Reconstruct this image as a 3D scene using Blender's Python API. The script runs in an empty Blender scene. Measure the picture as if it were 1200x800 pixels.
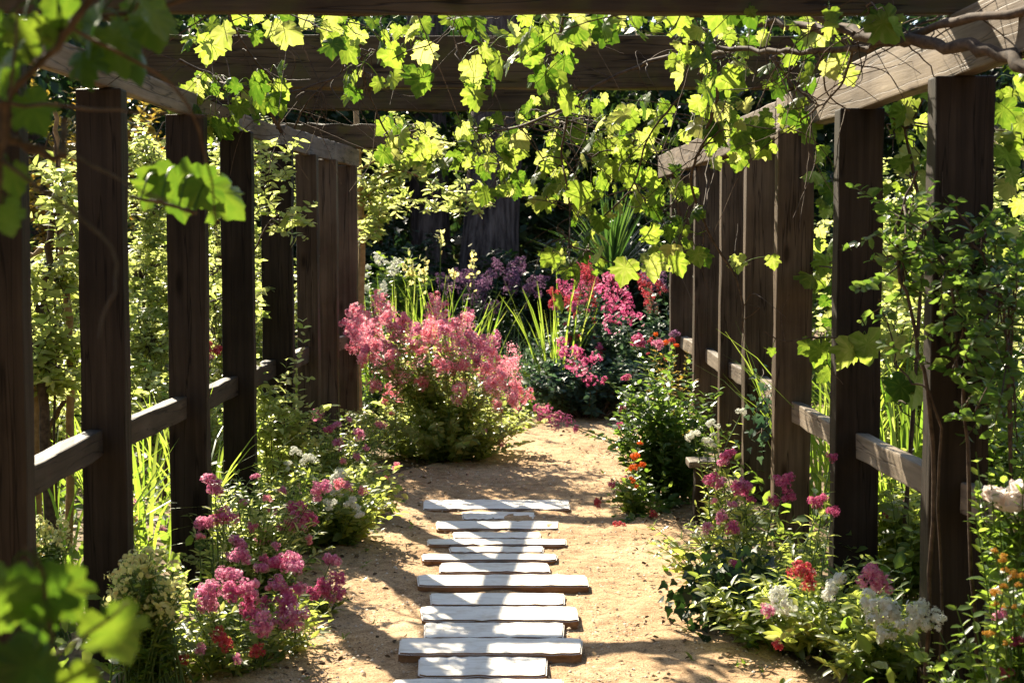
import bpy, bmesh, math, random
import numpy as np
from mathutils import Vector, Matrix

# ------------------------------------------------------------------ camera, sky, sun, exposure
S = bpy.context.scene
COL = S.collection
F = 1800.0                      # focal length in photo pixels (photo is 1200 x 800)
EYE = 1.5
PIT = math.atan(120.0 / F)
cd = bpy.data.cameras.new('camera'); cam = bpy.data.objects.new('camera', cd); COL.objects.link(cam)
cam.location = (0, 0, EYE); cam.rotation_euler = (math.pi / 2 - PIT, 0, 0)
cd.sensor_width = 36; cd.lens = F / 1200 * 36; cd.clip_start = 0.05; cd.clip_end = 400
cd.dof.use_dof = True; cd.dof.focus_distance = 7.2; cd.dof.aperture_fstop = 6.3
S.camera = cam
EL, AZ = 34.0, -23.5            # sun ahead of the camera, a little to the left
w = bpy.data.worlds.new('World'); S.world = w; w.use_nodes = True
nt = w.node_tree
sky = nt.nodes.new('ShaderNodeTexSky'); sky.sky_type = 'NISHITA'; sky.sun_disc = False
sky.sun_elevation = math.radians(EL); sky.sun_rotation = math.radians(AZ % 360)
bg = nt.nodes['Background']; bg.inputs[1].default_value = 0.075
nt.links.new(sky.outputs[0], bg.inputs[0])
sd = bpy.data.lights.new('sun', 'SUN'); sun = bpy.data.objects.new('sun', sd); COL.objects.link(sun)
sd.energy = 5.0; sd.angle = math.radians(0.5); sd.color = (1.0, 0.90, 0.71)
_e, _a = math.radians(EL), math.radians(AZ)
SUND = Vector((math.sin(_a) * math.cos(_e), math.cos(_a) * math.cos(_e), math.sin(_e)))
sun.rotation_euler = SUND.to_track_quat('Z', 'Y').to_euler()
sun.location = (-6, 12, 14)
S.view_settings.view_transform = 'Standard'; S.view_settings.look = 'None'
S.view_settings.exposure = 1.95; S.view_settings.gamma = 1.0
S.cycles.max_bounces = 9; S.cycles.diffuse_bounces = 5; S.cycles.transmission_bounces = 5
S.cycles.glossy_bounces = 2; S.cycles.transparent_max_bounces = 4
S.cycles.use_denoising = True

# ------------------------------------------------------------------ projection helpers
FW = np.array((0, math.cos(PIT), -math.sin(PIT))); UP = np.array((0, math.sin(PIT), math.cos(PIT)))
def at(px, py, Y):
    d = np.array((1.0, 0, 0)) * ((px - 600) / F) + UP * ((400 - py) / F) + FW
    return np.array((0, 0, EYE)) + d * (Y / d[1])
def gp(px, Y):
    """ground point of depth Y that the photo shows in column px"""
    c = math.cos(PIT) * Y + math.sin(PIT) * EYE
    return np.array(((px - 600) / F * c, Y, 0.0))
def gpy(px, py):
    d = np.array((1.0, 0, 0)) * ((px - 600) / F) + UP * ((400 - py) / F) + FW
    return np.array((0, 0, EYE)) + d * (-EYE / d[2])

# ------------------------------------------------------------------ mesh collecting
class MB:
    def __init__(s): s.V = []; s.I = []; s.T = []; s.C = []; s.n = 0
    def add(s, verts, loops, totals, tint=0.5):
        verts = np.asarray(verts, float); totals = np.asarray(totals, np.int32)
        s.V.append(verts); s.I.append(np.asarray(loops, np.int64) + s.n); s.T.append(totals)
        t = np.asarray(tint, float)
        s.C.append(np.full(len(totals), float(t)) if t.ndim == 0 else t)
        s.n += len(verts)
    def build(s, name, mat, parent=None, smooth=False):
        me = bpy.data.meshes.new(name)
        if s.n:
            V = np.concatenate(s.V); I = np.concatenate(s.I).astype(np.int32); T = np.concatenate(s.T)
            me.vertices.add(len(V)); me.vertices.foreach_set('co', V.astype(np.float32).ravel())
            me.loops.add(len(I)); me.loops.foreach_set('vertex_index', I)
            me.polygons.add(len(T))
            st = np.zeros(len(T), np.int32); st[1:] = np.cumsum(T)[:-1]
            me.polygons.foreach_set('loop_start', st)
            if smooth: me.polygons.foreach_set('use_smooth', np.ones(len(T), bool))
            a = me.attributes.new('tint', 'FLOAT', 'FACE'); a.data.foreach_set('value', np.concatenate(s.C).astype(np.float32))
            me.update(calc_edges=True)
        me.materials.append(mat)
        return link(name, me, parent)
def link(name, me, parent=None):
    o = bpy.data.objects.new(name, me); COL.objects.link(o)
    if parent is not None: o.parent = parent; o.matrix_parent_inverse = parent_inv(parent)
    return o
def parent_inv(p):
    return Matrix.Translation(-p.location) if p.type == 'EMPTY' else Matrix.Identity(4)
def tag(o, label=None, cat=None, group=None, kind=None):
    if label: o['label'] = label
    if cat: o['category'] = cat
    if group: o['group'] = group
    if kind: o['kind'] = kind
    return o
def thing(name, label, cat, loc=(0, 0, 0), group=None):
    o = bpy.data.objects.new(name, None); COL.objects.link(o)
    o.location = [float(v) for v in loc]; o.empty_display_size = 0.1
    return tag(o, label, cat, group)

def tube(mb, pts, r0, r1=None, k=5, tint=0.5, ends=True):
    P = np.asarray(pts, float); n = len(P)
    R = np.linspace(r0, r0 if r1 is None else r1, n) if np.ndim(r0) == 0 else np.asarray(r0)
    T = np.gradient(P, axis=0); T /= np.linalg.norm(T, axis=1)[:, None] + 1e-9
    ref = np.array((0, 0, 1.0)) if abs(T[:, 2]).mean() < 0.8 else np.array((1.0, 0, 0))
    A = np.cross(T, ref); A /= np.linalg.norm(A, axis=1)[:, None] + 1e-9
    B = np.cross(T, A)
    th = np.linspace(0, 2 * math.pi, k, endpoint=False)
    V = P[:, None] + R[:, None, None] * (A[:, None] * np.cos(th)[None, :, None] + B[:, None] * np.sin(th)[None, :, None])
    i = np.arange(n - 1)[:, None]; j = np.arange(k)[None]; j2 = (j + 1) % k
    L = np.stack([i * k + j, i * k + j2, (i + 1) * k + j2, (i + 1) * k + j], -1).reshape(-1)
    tot = [4] * ((n - 1) * k)
    L = list(L)
    if ends: L += list(range(k))[::1] + list(range((n - 1) * k, n * k))[::-1]; tot += [k, k]
    mb.add(V.reshape(-1, 3), L, tot, tint)

def smooth_path(pts, m=6, wob=0.0, rng=None):
    P = np.asarray(pts, float)
    if len(P) < 3: t = np.linspace(0, 1, m)[:, None]; Q = P[0] * (1 - t) + P[-1] * t
    else:
        Q = []
        E = np.vstack([2 * P[0] - P[1], P, 2 * P[-1] - P[-2]])
        for a in range(1, len(E) - 2):
            for t in np.linspace(0, 1, m, endpoint=False):
                Q.append(0.5 * ((2 * E[a]) + (-E[a - 1] + E[a + 1]) * t + (2 * E[a - 1] - 5 * E[a] + 4 * E[a + 1] - E[a + 2]) * t * t + (-E[a - 1] + 3 * E[a] - 3 * E[a + 1] + E[a + 2]) * t ** 3))
        Q.append(P[-1]); Q = np.array(Q)
    if wob and rng is not None: Q[1:-1] += rng.normal(0, wob, Q[1:-1].shape)
    return Q

# ------------------------------------------------------------------ leaf templates (unit length along +Y, face +Z)
def _tpl(v, f):
    return np.array(v, float), np.concatenate([np.array(x) for x in f]), np.array([len(x) for x in f])
def oval(wd, fold=0.25, curl=0.12, p1=0.3, p2=0.72):
    v = [(0, 0, 0), (0, .5, -fold * wd * .3), (0, 1, -curl), (-wd, p1, fold * wd), (-wd * .78, p2, fold * wd - curl * .5), (wd, p1, fold * wd), (wd * .78, p2, fold * wd - curl * .5)]
    return _tpl(v, [(0, 1, 4, 3), (1, 2, 4), (0, 5, 6, 1), (1, 6, 2)])
T_OVAL = oval(.27); T_LANCE = oval(.16, .3, .2); T_ROUND = oval(.4, .2, .08, .35, .7); T_WILLOW = oval(.1, .3, .3)
T_CARD = _tpl([(0, 0, 0), (.3, .5, .08), (0, 1, -.1), (-.3, .5, .08)], [(0, 1, 2), (0, 2, 3)])
def grape(cup=.34, fold=.03, bend=0.0, seed=0):
    rg = np.random.default_rng(seed)
    half = [(.05, -.02), (.14, -.13), (.24, -.12), (.33, -.06), (.43, -.04), (.47, .07), (.53, .15), (.50, .22), (.40, .30), (.48, .37), (.60, .46), (.55, .52), (.55, .62),
            (.44, .62), (.33, .60), (.29, .70), (.27, .80), (.17, .84), (.11, .93)]
    pts = [(0, 0)] + half + [(0, 1.04)] + [(-x, y) for x, y in half[::-1]]
    cen = (0, .28); V = []
    for x, y in pts:
        r2 = (x - cen[0]) ** 2 + (y - cen[1]) ** 2
        ang = math.atan2(x, y - .0)
        x2 = x * (1 + rg.normal(0, .06)); y2 = y + rg.normal(0, .018)
        V.append((x2, y2, -cup * r2 + fold * math.cos(ang * 4 + 1) - abs(x) * bend + rg.normal(0, .012)))
    mids = [((x + cen[0]) / 2, (y + cen[1]) / 2, z * .3 + .008 * (1 if i % 4 else -1)) for i, (x, y, z) in enumerate(V)]
    n = len(V); V = V + mids + [(cen[0], cen[1], -.03)]
    f = []
    for i in range(n):
        j = (i + 1) % n
        f += [(i, j, n + j, n + i), (n + i, n + j, 2 * n)]
    V = [(x, y, z) for x, y, z in V]
    off = np.array([(.06 if (k // 2) % 5 < 2 else -.05) + rg.normal(0, .06) + (.05 if k % 2 else 0) for k in range(len(f))])
    a, b, c = _tpl(V, [q[::-1] for q in f]); return a, b, c, off
T_GRAPE = grape()
T_GRAPES = [grape(.34, .03, 0, 1), grape(.6, .02, .15, 2), grape(.15, .05, -.25, 3), grape(.5, .05, .35, 4), grape(-.2, .04, .1, 5)]
T_IVY = _tpl([(0, 0, 0), (-.3, -.08, .03), (-.45, .2, 0), (-.22, .4, .05), (0, 1, -.1), (.22, .4, .05), (.45, .2, 0), (.3, -.08, .03), (0, .35, -.03)],
             [(0, 8, 1), (1, 8, 2), (2, 8, 3), (3, 8, 4), (4, 8, 5), (5, 8, 6), (6, 8, 7), (7, 8, 0)])

def nrm(a): return a / (np.linalg.norm(a, axis=-1, keepdims=True) + 1e-9)
def leaves(mb, tpl, P, D, N, size, tint):
    tv, tl, tt = tpl[:3]; n = len(P)
    if n == 0: return
    P = np.asarray(P, float); y = nrm(np.asarray(D, float)); z = np.asarray(N, float)
    x = nrm(np.cross(y, z)); z = np.cross(x, y)
    s = np.broadcast_to(np.asarray(size, float), (n,))[:, None, None]
    V = P[:, None] + s * (x[:, None] * tv[None, :, :1] + y[:, None] * tv[None, :, 1:2] + z[:, None] * tv[None, :, 2:3])
    k = len(tv)
    L = (tl[None] + (np.arange(n) * k)[:, None]).reshape(-1)
    mb.add(V.reshape(-1, 3), L, np.tile(tt, n), np.repeat(np.broadcast_to(np.asarray(tint, float), (n,)), len(tt)) + (np.tile(tpl[3], n) if len(tpl) > 3 else 0))

def blade(mb, p, az, L, w0, lean, droop, rng, tint, seg=6, twist=0.0):
    t = np.linspace(0, 1, seg)
    h = np.array((math.cos(az), math.sin(az), 0)); side = np.array((-math.sin(az + twist), math.cos(az + twist), 0))
    out = lean * t + droop * t ** 2.2
    up = np.sqrt(np.maximum(0.02, 1 - (lean + droop * .55 * t) ** 2)) * t - droop * .35 * t ** 4
    C = np.asarray(p)[None] + L * (h[None] * out[:, None] + np.array((0, 0, 1.0))[None] * up[:, None])
    wd = w0 * (1 - t ** 2.5) * (.55 + .9 * t * (1 - t) + .2) * .7 + .0006
    A = C - side[None] * wd[:, None]; B = C + side[None] * wd[:, None]
    M = C + h[None] * (wd[:, None] * -.35)
    V = np.stack([A, M, B], 1).reshape(-1, 3); Lp = []
    for i in range(seg - 1):
        a = i * 3
        Lp += [a, a + 1, a + 4, a + 3, a + 1, a + 2, a + 5, a + 4]
    mb.add(V, Lp, [4] * (2 * (seg - 1)), tint)

# ------------------------------------------------------------------ materials
def mat(name):
    m = bpy.data.materials.new(name); m.use_nodes = True; t = m.node_tree
    return m, t, t.nodes['Principled BSDF'], t.nodes['Material Output']
def N(t, kind, **kw):
    n = t.nodes.new(kind)
    for k, v in kw.items(): setattr(n, k, v)
    return n
def ramp(t, src, stops):
    r = N(t, 'ShaderNodeValToRGB'); e = r.color_ramp.elements
    while len(e) < len(stops): e.new(0.5)
    for q, (p, c) in zip(e, stops): q.position = p; q.color = (*c, 1)
    t.links.new(src, r.inputs[0]); return r.outputs[0]
def mixc(t, fac, a, b, mode='MIX'):
    m = N(t, 'ShaderNodeMix', data_type='RGBA', blend_type=mode)
    for s, v in ((m.inputs[0], fac), (m.inputs[6], a), (m.inputs[7], b)):
        if hasattr(v, 'default_value') or hasattr(v, 'is_linked'): t.links.new(v, s)
        else: s.default_value = v if isinstance(v, float) else (*v, 1)
    return m.outputs[2]
def leafmat(name, dif, tra, tf=0.5, rough=0.42, spec=0.35, veins=False):
    """dif / tra: three colours each, chosen per leaf by its own tint"""
    m, t, p, out = mat(name)
    at_ = N(t, 'ShaderNodeAttribute', attribute_name='tint')
    tc = N(t, 'ShaderNodeTexCoord'); ns = N(t, 'ShaderNodeTexNoise'); ns.inputs['Scale'].default_value = 55; ns.inputs['Detail'].default_value = 2
    t.links.new(tc.outputs['Object'], ns.inputs['Vector'])
    ad = N(t, 'ShaderNodeMath', operation='MULTIPLY_ADD'); t.links.new(ns.outputs[0], ad.inputs[0]); ad.inputs[1].default_value = .36; 
    sb = N(t, 'ShaderNodeMath', operation='SUBTRACT'); t.links.new(at_.outputs['Fac'], sb.inputs[0]); sb.inputs[1].default_value = .18
    t.links.new(sb.outputs[0], ad.inputs[2])
    c1 = ramp(t, ad.outputs[0], [(0, dif[0]), (.5, dif[1]), (1, dif[2])])
    c2 = ramp(t, ad.outputs[0], [(0, tra[0]), (.5, tra[1]), (1, tra[2])])
    t.links.new(c1, p.inputs['Base Color']); p.inputs['Roughness'].default_value = rough
    p.inputs['Specular IOR Level'].default_value = spec
    tr = N(t, 'ShaderNodeBsdfTranslucent'); t.links.new(c2, tr.inputs[0])
    mx = N(t, 'ShaderNodeMixShader'); mx.inputs[0].default_value = tf
    t.links.new(p.outputs[0], mx.inputs[1]); t.links.new(tr.outputs[0], mx.inputs[2]); t.links.new(mx.outputs[0], out.inputs[0])
    return m
def woodmat(name, axis, dark, light, moss=None, rough=.6, spec=.13):
    m, t, p, out = mat(name)
    tc = N(t, 'ShaderNodeTexCoord'); mp = N(t, 'ShaderNodeMapping')
    sc = [38.0, 38.0, 38.0]; sc['xyz'.index(axis)] = 1.6
    mp.inputs['Scale'].default_value = sc; t.links.new(tc.outputs['Object'], mp.inputs[0])
    n1 = N(t, 'ShaderNodeTexNoise'); n1.inputs['Scale'].default_value = 1.0; n1.inputs['Detail'].default_value = 6; n1.inputs['Roughness'].default_value = .65
    t.links.new(mp.outputs[0], n1.inputs[0])
    n2 = N(t, 'ShaderNodeTexNoise'); n2.inputs['Scale'].default_value = 2.6; n2.inputs['Detail'].default_value = 4
    t.links.new(tc.outputs['Object'], n2.inputs[0])
    c = ramp(t, n1.outputs[0], [(.25, dark), (.5, tuple((a + b) / 2 for a, b in zip(dark, light))), (.75, light)])
    st = ramp(t, n2.outputs[0], [(.35, (.55, .52, .5)), (.65, (1, 1, 1))])
    c = mixc(t, 1.0, c, st, 'MULTIPLY')
    n3 = N(t, 'ShaderNodeTexNoise'); n3.inputs['Scale'].default_value = 9; n3.inputs['Detail'].default_value = 5
    t.links.new(tc.outputs['Object'], n3.inputs[0])
    if moss:
        k = ramp(t, n3.outputs[0], [(.48, (0, 0, 0)), (.66, (.8, .8, .8))]); c = mixc(t, k, c, moss)
    # drying cracks along the grain
    mp2 = N(t, 'ShaderNodeMapping'); s2 = [16.0] * 3; s2['xyz'.index(axis)] = .7; mp2.inputs['Scale'].default_value = s2
    t.links.new(tc.outputs['Object'], mp2.inputs[0])
    v = N(t, 'ShaderNodeTexNoise'); v.inputs['Scale'].default_value = 1; v.inputs['Detail'].default_value = 3; t.links.new(mp2.outputs[0], v.inputs[0])
    ck = ramp(t, v.outputs[0], [(.485, (1, 1, 1)), (.5, (.12, .1, .1)), (.515, (1, 1, 1))])
    c = mixc(t, .8, c, ck, 'MULTIPLY')
    oi = N(t, 'ShaderNodeObjectInfo'); c = mixc(t, 1.0, c, ramp(t, oi.outputs['Random'], [(0, (.68, .66, .64)), (.5, (1, .98, .95)), (1, (1.22, 1.17, 1.1))]), 'MULTIPLY')
    mk = N(t, 'ShaderNodeMapping'); s3 = [7.0] * 3; s3['xyz'.index(axis)] = 2.2; mk.inputs['Scale'].default_value = s3; t.links.new(tc.outputs['Object'], mk.inputs[0])
    vo = N(t, 'ShaderNodeTexVoronoi'); vo.inputs['Scale'].default_value = 1.0; t.links.new(mk.outputs[0], vo.inputs[0])
    c = mixc(t, 1.0, c, ramp(t, vo.outputs['Distance'], [(.06, (.28, .25, .22)), (.11, (.75, .7, .66)), (.16, (1, 1, 1))]), 'MULTIPLY')
    t.links.new(c, p.inputs['Base Color']); p.inputs['Roughness'].default_value = rough; p.inputs['Specular IOR Level'].default_value = spec
    ma = N(t, 'ShaderNodeMath', operation='MULTIPLY'); t.links.new(n1.outputs[0], ma.inputs[0]); t.links.new(ck, ma.inputs[1])
    b = N(t, 'ShaderNodeBump'); b.inputs['Strength'].default_value = .45; b.inputs['Distance'].default_value = .006
    t.links.new(ma.outputs[0], b.inputs['Height']); t.links.new(b.outputs[0], p.inputs['Normal'])
    return m
def noisemat(name, stops, scale=8, rough=.85, bump=.4, dist=.01, detail=6, spec=.2, stretch=None):
    m, t, p, out = mat(name)
    tc = N(t, 'ShaderNodeTexCoord'); mp = N(t, 'ShaderNodeMapping'); t.links.new(tc.outputs['Object'], mp.inputs[0])
    if stretch: mp.inputs['Scale'].default_value = stretch
    n = N(t, 'ShaderNodeTexNoise'); n.inputs['Scale'].default_value = scale; n.inputs['Detail'].default_value = detail; n.inputs['Roughness'].default_value = .62
    t.links.new(mp.outputs[0], n.inputs[0])
    c = ramp(t, n.outputs[0], stops); t.links.new(c, p.inputs['Base Color'])
    p.inputs['Roughness'].default_value = rough; p.inputs['Specular IOR Level'].default_value = spec
    if bump:
        b = N(t, 'ShaderNodeBump'); b.inputs['Strength'].default_value = bump; b.inputs['Distance'].default_value = dist
        t.links.new(n.outputs[0], b.inputs['Height']); t.links.new(b.outputs[0], p.inputs['Normal'])
    return m
def plain(name, col, rough=.6, tr=None, tf=.4):
    m, t, p, out = mat(name); p.inputs['Base Color'].default_value = (*col, 1); p.inputs['Roughness'].default_value = rough; p.inputs['Specular IOR Level'].default_value = .3
    if tr:
        b = N(t, 'ShaderNodeBsdfTranslucent'); b.inputs[0].default_value = (*tr, 1); mx = N(t, 'ShaderNodeMixShader'); mx.inputs[0].default_value = tf
        t.links.new(p.outputs[0], mx.inputs[1]); t.links.new(b.outputs[0], mx.inputs[2]); t.links.new(mx.outputs[0], out.inputs[0])
    return m

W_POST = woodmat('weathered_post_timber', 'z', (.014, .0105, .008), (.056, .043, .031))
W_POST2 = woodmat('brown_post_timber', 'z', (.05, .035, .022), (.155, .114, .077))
W_RAIL2 = woodmat('dark_rail_timber', 'y', (.032, .025, .018), (.10, .08, .06))  # darker copy of the rail timber for the left rails
W_BEAM = woodmat('weathered_beam_timber', 'y', (.12, .09, .063), (.31, .25, .185))
W_RAFT = woodmat('mossy_rafter_timber', 'x', (.045, .031, .016), (.13, .094, .052), moss=(.07, .062, .018))
W_RAIL = woodmat('weathered_lit_rail_timber', 'y', (.13, .105, .08), (.32, .27, .21))  # albedo raised: sun on the right rails is put into the colour
M_BARK = noisemat('ridged_bark', [(.3, (.018, .012, .010)), (.5, (.085, .060, .050)), (.7, (.19, .140, .115))], 3.0, .9, 1.0, .06, 5, .1, (6, 6, .7))
M_TWIG = noisemat('brown_cane_bark', [(.3, (.03, .019, .012)), (.7, (.12, .08, .05))], 40, .85, .4, .003)
M_TAN = noisemat('tan_stem_bark', [(.3, (.20, .12, .05)), (.7, (.38, .25, .12))], 30, .8, .4, .004)
M_STEM = plain('green_stem', (.10, .16, .045), .5, (.2, .3, .06), .3)
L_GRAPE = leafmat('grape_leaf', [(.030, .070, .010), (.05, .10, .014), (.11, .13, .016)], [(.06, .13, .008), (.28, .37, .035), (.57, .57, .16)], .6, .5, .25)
L_GRAPED = leafmat('shade_toned_grape_leaf', [(.03, .075, .012), (.045, .095, .015), (.07, .11, .02)], [(.03, .085, .007), (.09, .175, .012), (.19, .27, .02)], .47)  # darker copy of the grape leaf, shade put into its colours
L_CLIMB = leafmat('climber_leaf', [(.03, .07, .015), (.045, .095, .02), (.075, .12, .03)], [(.08, .17, .018), (.18, .30, .035), (.34, .44, .07)], .46, .4, .35)
L_FRESH = leafmat('fresh_shrub_leaf', [(.05, .10, .02), (.085, .14, .03), (.14, .18, .05)], [(.34, .45, .07), (.60, .66, .17), (.78, .78, .36)], .58, .38, .45)
L_MID = leafmat('mid_green_leaf', [(.035, .08, .015), (.055, .11, .02), (.085, .14, .03)], [(.16, .28, .025), (.32, .45, .05), (.46, .56, .09)], .5, .4, .4)
L_VAL = leafmat('valerian_leaf', [(.06, .11, .03), (.085, .14, .04), (.12, .16, .05)], [(.32, .43, .06), (.55, .62, .10), (.70, .72, .20)], .56, .42, .4)
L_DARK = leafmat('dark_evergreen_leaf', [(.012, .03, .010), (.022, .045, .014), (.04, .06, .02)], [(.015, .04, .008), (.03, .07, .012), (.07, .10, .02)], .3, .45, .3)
L_BLUE = leafmat('blue_green_leaf', [(.03, .06, .04), (.05, .085, .055), (.08, .12, .08)], [(.05, .12, .05), (.10, .18, .08), (.16, .24, .1)], .35, .5, .3)
L_BLADE = leafmat('strap_leaf', [(.05, .105, .02), (.075, .14, .025), (.12, .17, .04)], [(.2, .36, .03), (.38, .52, .05), (.55, .62, .12)], .5, .38, .4)
L_FLAX = leafmat('flax_leaf', [(.02, .05, .015), (.035, .075, .02), (.06, .10, .03)], [(.06, .14, .02), (.1, .2, .03), (.2, .3, .05)], .35, .35, .5)
L_DRY = leafmat('dry_grass', [(.22, .17, .06), (.30, .24, .10), (.36, .3, .14)], [(.3, .25, .08), (.4, .34, .12), (.5, .42, .18)], .4, .6, .2)
L_PALE = leafmat('pale_cream_bract', [(.42, .42, .16), (.52, .50, .22), (.45, .33, .14)], [(.75, .76, .22), (.82, .80, .32), (.66, .5, .16)], .55, .6, .2)
L_GOLD = leafmat('golden_leaf', [(.10, .09, .02), (.2, .15, .03), (.3, .17, .03)], [(.28, .26, .04), (.48, .36, .05), (.6, .34, .05)], .45)
def petal(name, a, b, c, tf=.45):
    k = lambda q: tuple(min(.95, x * 1.1) for x in q)
    return leafmat(name, [a, b, c], [k(a), k(b), k(c)], tf, .6, .15)
FL = {
 'pink': petal('pink_petal', (.78, .15, .25), (.90, .36, .43), (.94, .66, .66)),
 'rose': petal('rose_petal', (.52, .11, .26), (.68, .23, .37), (.83, .50, .57)),
 'magenta': petal('magenta_petal', (.46, .05, .17), (.60, .11, .26), (.74, .28, .40)),
 'red': petal('red_petal', (.40, .03, .04), (.54, .06, .08), (.62, .15, .16)),
 'white': petal('white_petal', (.62, .62, .50), (.74, .74, .64), (.8, .8, .74), .35),
 'purple': petal('purple_petal', (.15, .06, .13), (.23, .11, .20), (.34, .18, .28)),
 'orange': petal('orange_petal', (.62, .06, .01), (.72, .13, .015), (.75, .25, .03)),
 'yellow': petal('amber_petal', (.5, .26, .02), (.6, .38, .05), (.5, .13, .04)),
 'blush': petal('blush_petal', (.80, .66, .60), (.86, .78, .72), (.88, .84, .80), .35),
}

# ------------------------------------------------------------------ ground, path, wooded bank
def grid(name, X, Y, Zf, m):
    xx, yy = np.meshgrid(X, Y); zz = Zf(xx, yy)
    V = np.stack([xx, yy, zz], -1).reshape(-1, 3); nx, ny = len(X), len(Y)
    i = np.arange(ny - 1)[:, None]; j = np.arange(nx - 1)[None]
    L = np.stack([i * nx + j, i * nx + j + 1, (i + 1) * nx + j + 1, (i + 1) * nx + j], -1).reshape(-1)
    b = MB(); b.add(V, L, [4] * ((nx - 1) * (ny - 1))); return b.build(name, m, None, True)
M_SOIL = noisemat('garden_soil', [(.3, (.06, .038, .020)), (.5, (.15, .10, .056)), (.72, (.30, .21, .125))], 7, .95, .8, .03)
def bank(x, y):
    r = np.sqrt(x ** 2 + (y - 2) ** 2); bk = np.clip((2 - y) / 9, 0, 1); k = np.clip((r - 25 + 14 * bk) / (14 - 6 * bk), 0, 1); k = k * k * (3 - 2 * k)  # bk draws an added, unseen bank close behind the camera to block sky light
    return -.006 + k * (6.5 + 1.5 * bk + .5 * np.sin(x * .4) + .4 * np.sin(y * .7 + x * .2)) 
g = grid('ground', np.concatenate([np.linspace(-120, -40, 9), np.linspace(-38, 38, 77), np.linspace(40, 120, 9)]),
         np.concatenate([np.linspace(-70, -26, 8), np.linspace(-24, 46, 82), np.linspace(50, 160, 12)]), bank, M_SOIL)
tag(g, kind='structure')

def sandmat():
    m, t, p, out = mat('sandy_path'); tc = N(t, 'ShaderNodeTexCoord')
    def nz(s, d=4, r=.6):
        n = N(t, 'ShaderNodeTexNoise'); n.inputs['Scale'].default_value = s; n.inputs['Detail'].default_value = d; n.inputs['Roughness'].default_value = r
        t.links.new(tc.outputs['Object'], n.inputs[0]); return n.outputs[0]
    big = nz(1.6, 4); mid = nz(14, 5); fine = nz(140, 3, .7)
    c = ramp(t, big, [(.3, (.32, .208, .112)), (.5, (.42, .288, .165)), (.7, (.50, .36, .22))])
    c = mixc(t, 1.0, c, ramp(t, mid, [(.32, (.60, .55, .50)), (.55, (1.02, 1, 1))]), 'MULTIPLY')
    c = mixc(t, 1.0, c, ramp(t, fine, [(.36, (.38, .32, .27)), (.47, (.95, .93, .9)), (.66, (1.28, 1.25, 1.2))]), 'MULTIPLY')
    t.links.new(c, p.inputs['Base Color']); p.inputs['Roughness'].default_value = .95; p.inputs['Specular IOR Level'].default_value = .1
    ad = N(t, 'ShaderNodeMath', operation='MULTIPLY_ADD'); t.links.new(fine, ad.inputs[0]); ad.inputs[1].default_value = .25; t.links.new(mid, ad.inputs[2])
    b = N(t, 'ShaderNodeBump'); b.inputs['Strength'].default_value = .7; b.inputs['Distance'].default_value = .02
    t.links.new(ad.outputs[0], b.inputs['Height']); t.links.new(b.outputs[0], p.inputs['Normal']); return m
M_SAND = sandmat()
def build_path():
    ys = np.concatenate([np.linspace(-1, 4.8, 12), np.linspace(4.9, 14.6, 130)]); nu = 60
    rng = np.random.default_rng(3)
    kx = [-1, 4.5, 5.3, 6.5, 7.5, 8.5, 9.4, 10.2, 11, 12, 13, 14.6]
    kl = [-1.2, -1.05, -1.0, -.95, -1.0, -.8, -.75, -.45, -.2, 0, .15, .5]
    kr = [1.2, 1.05, .95, .85, .85, .85, .8, .85, .95, 1.25, 1.7, 2.8]
    L = np.interp(ys, kx, kl) - .1 + .05 * np.sin(ys * 3.1) + .03 * np.sin(ys * 8.3); R = np.interp(ys, kx, kr) + .1 + .05 * np.sin(ys * 2.7 + 1) + .03 * np.sin(ys * 7.1)
    u = np.linspace(0, 1, nu)
    X = L[:, None] * (1 - u) + R[:, None] * u; Yg = np.repeat(ys[:, None], nu, 1)
    Z = .010 + .010 * np.sin(X * 5 + Yg * 3.3) * np.sin(Yg * 4.1 - X * 2) + .006 * np.sin(X * 17 + 1.3 * Yg) * np.sin(Yg * 13) + rng.normal(0, .0025, X.shape)
    Z = np.where((u[None] < .03) | (u[None] > .97), -.012, np.maximum(Z, -.001))
    V = np.stack([X, Yg, Z], -1).reshape(-1, 3)
    i = np.arange(len(ys) - 1)[:, None]; j = np.arange(nu - 1)[None]
    I = np.stack([i * nu + j, i * nu + j + 1, (i + 1) * nu + j + 1, (i + 1) * nu + j], -1).reshape(-1)
    b = MB(); b.add(V, I, [4] * ((len(ys) - 1) * (nu - 1))); tag(b.build('path', M_SAND, None, True), kind='structure')
build_path()

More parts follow.
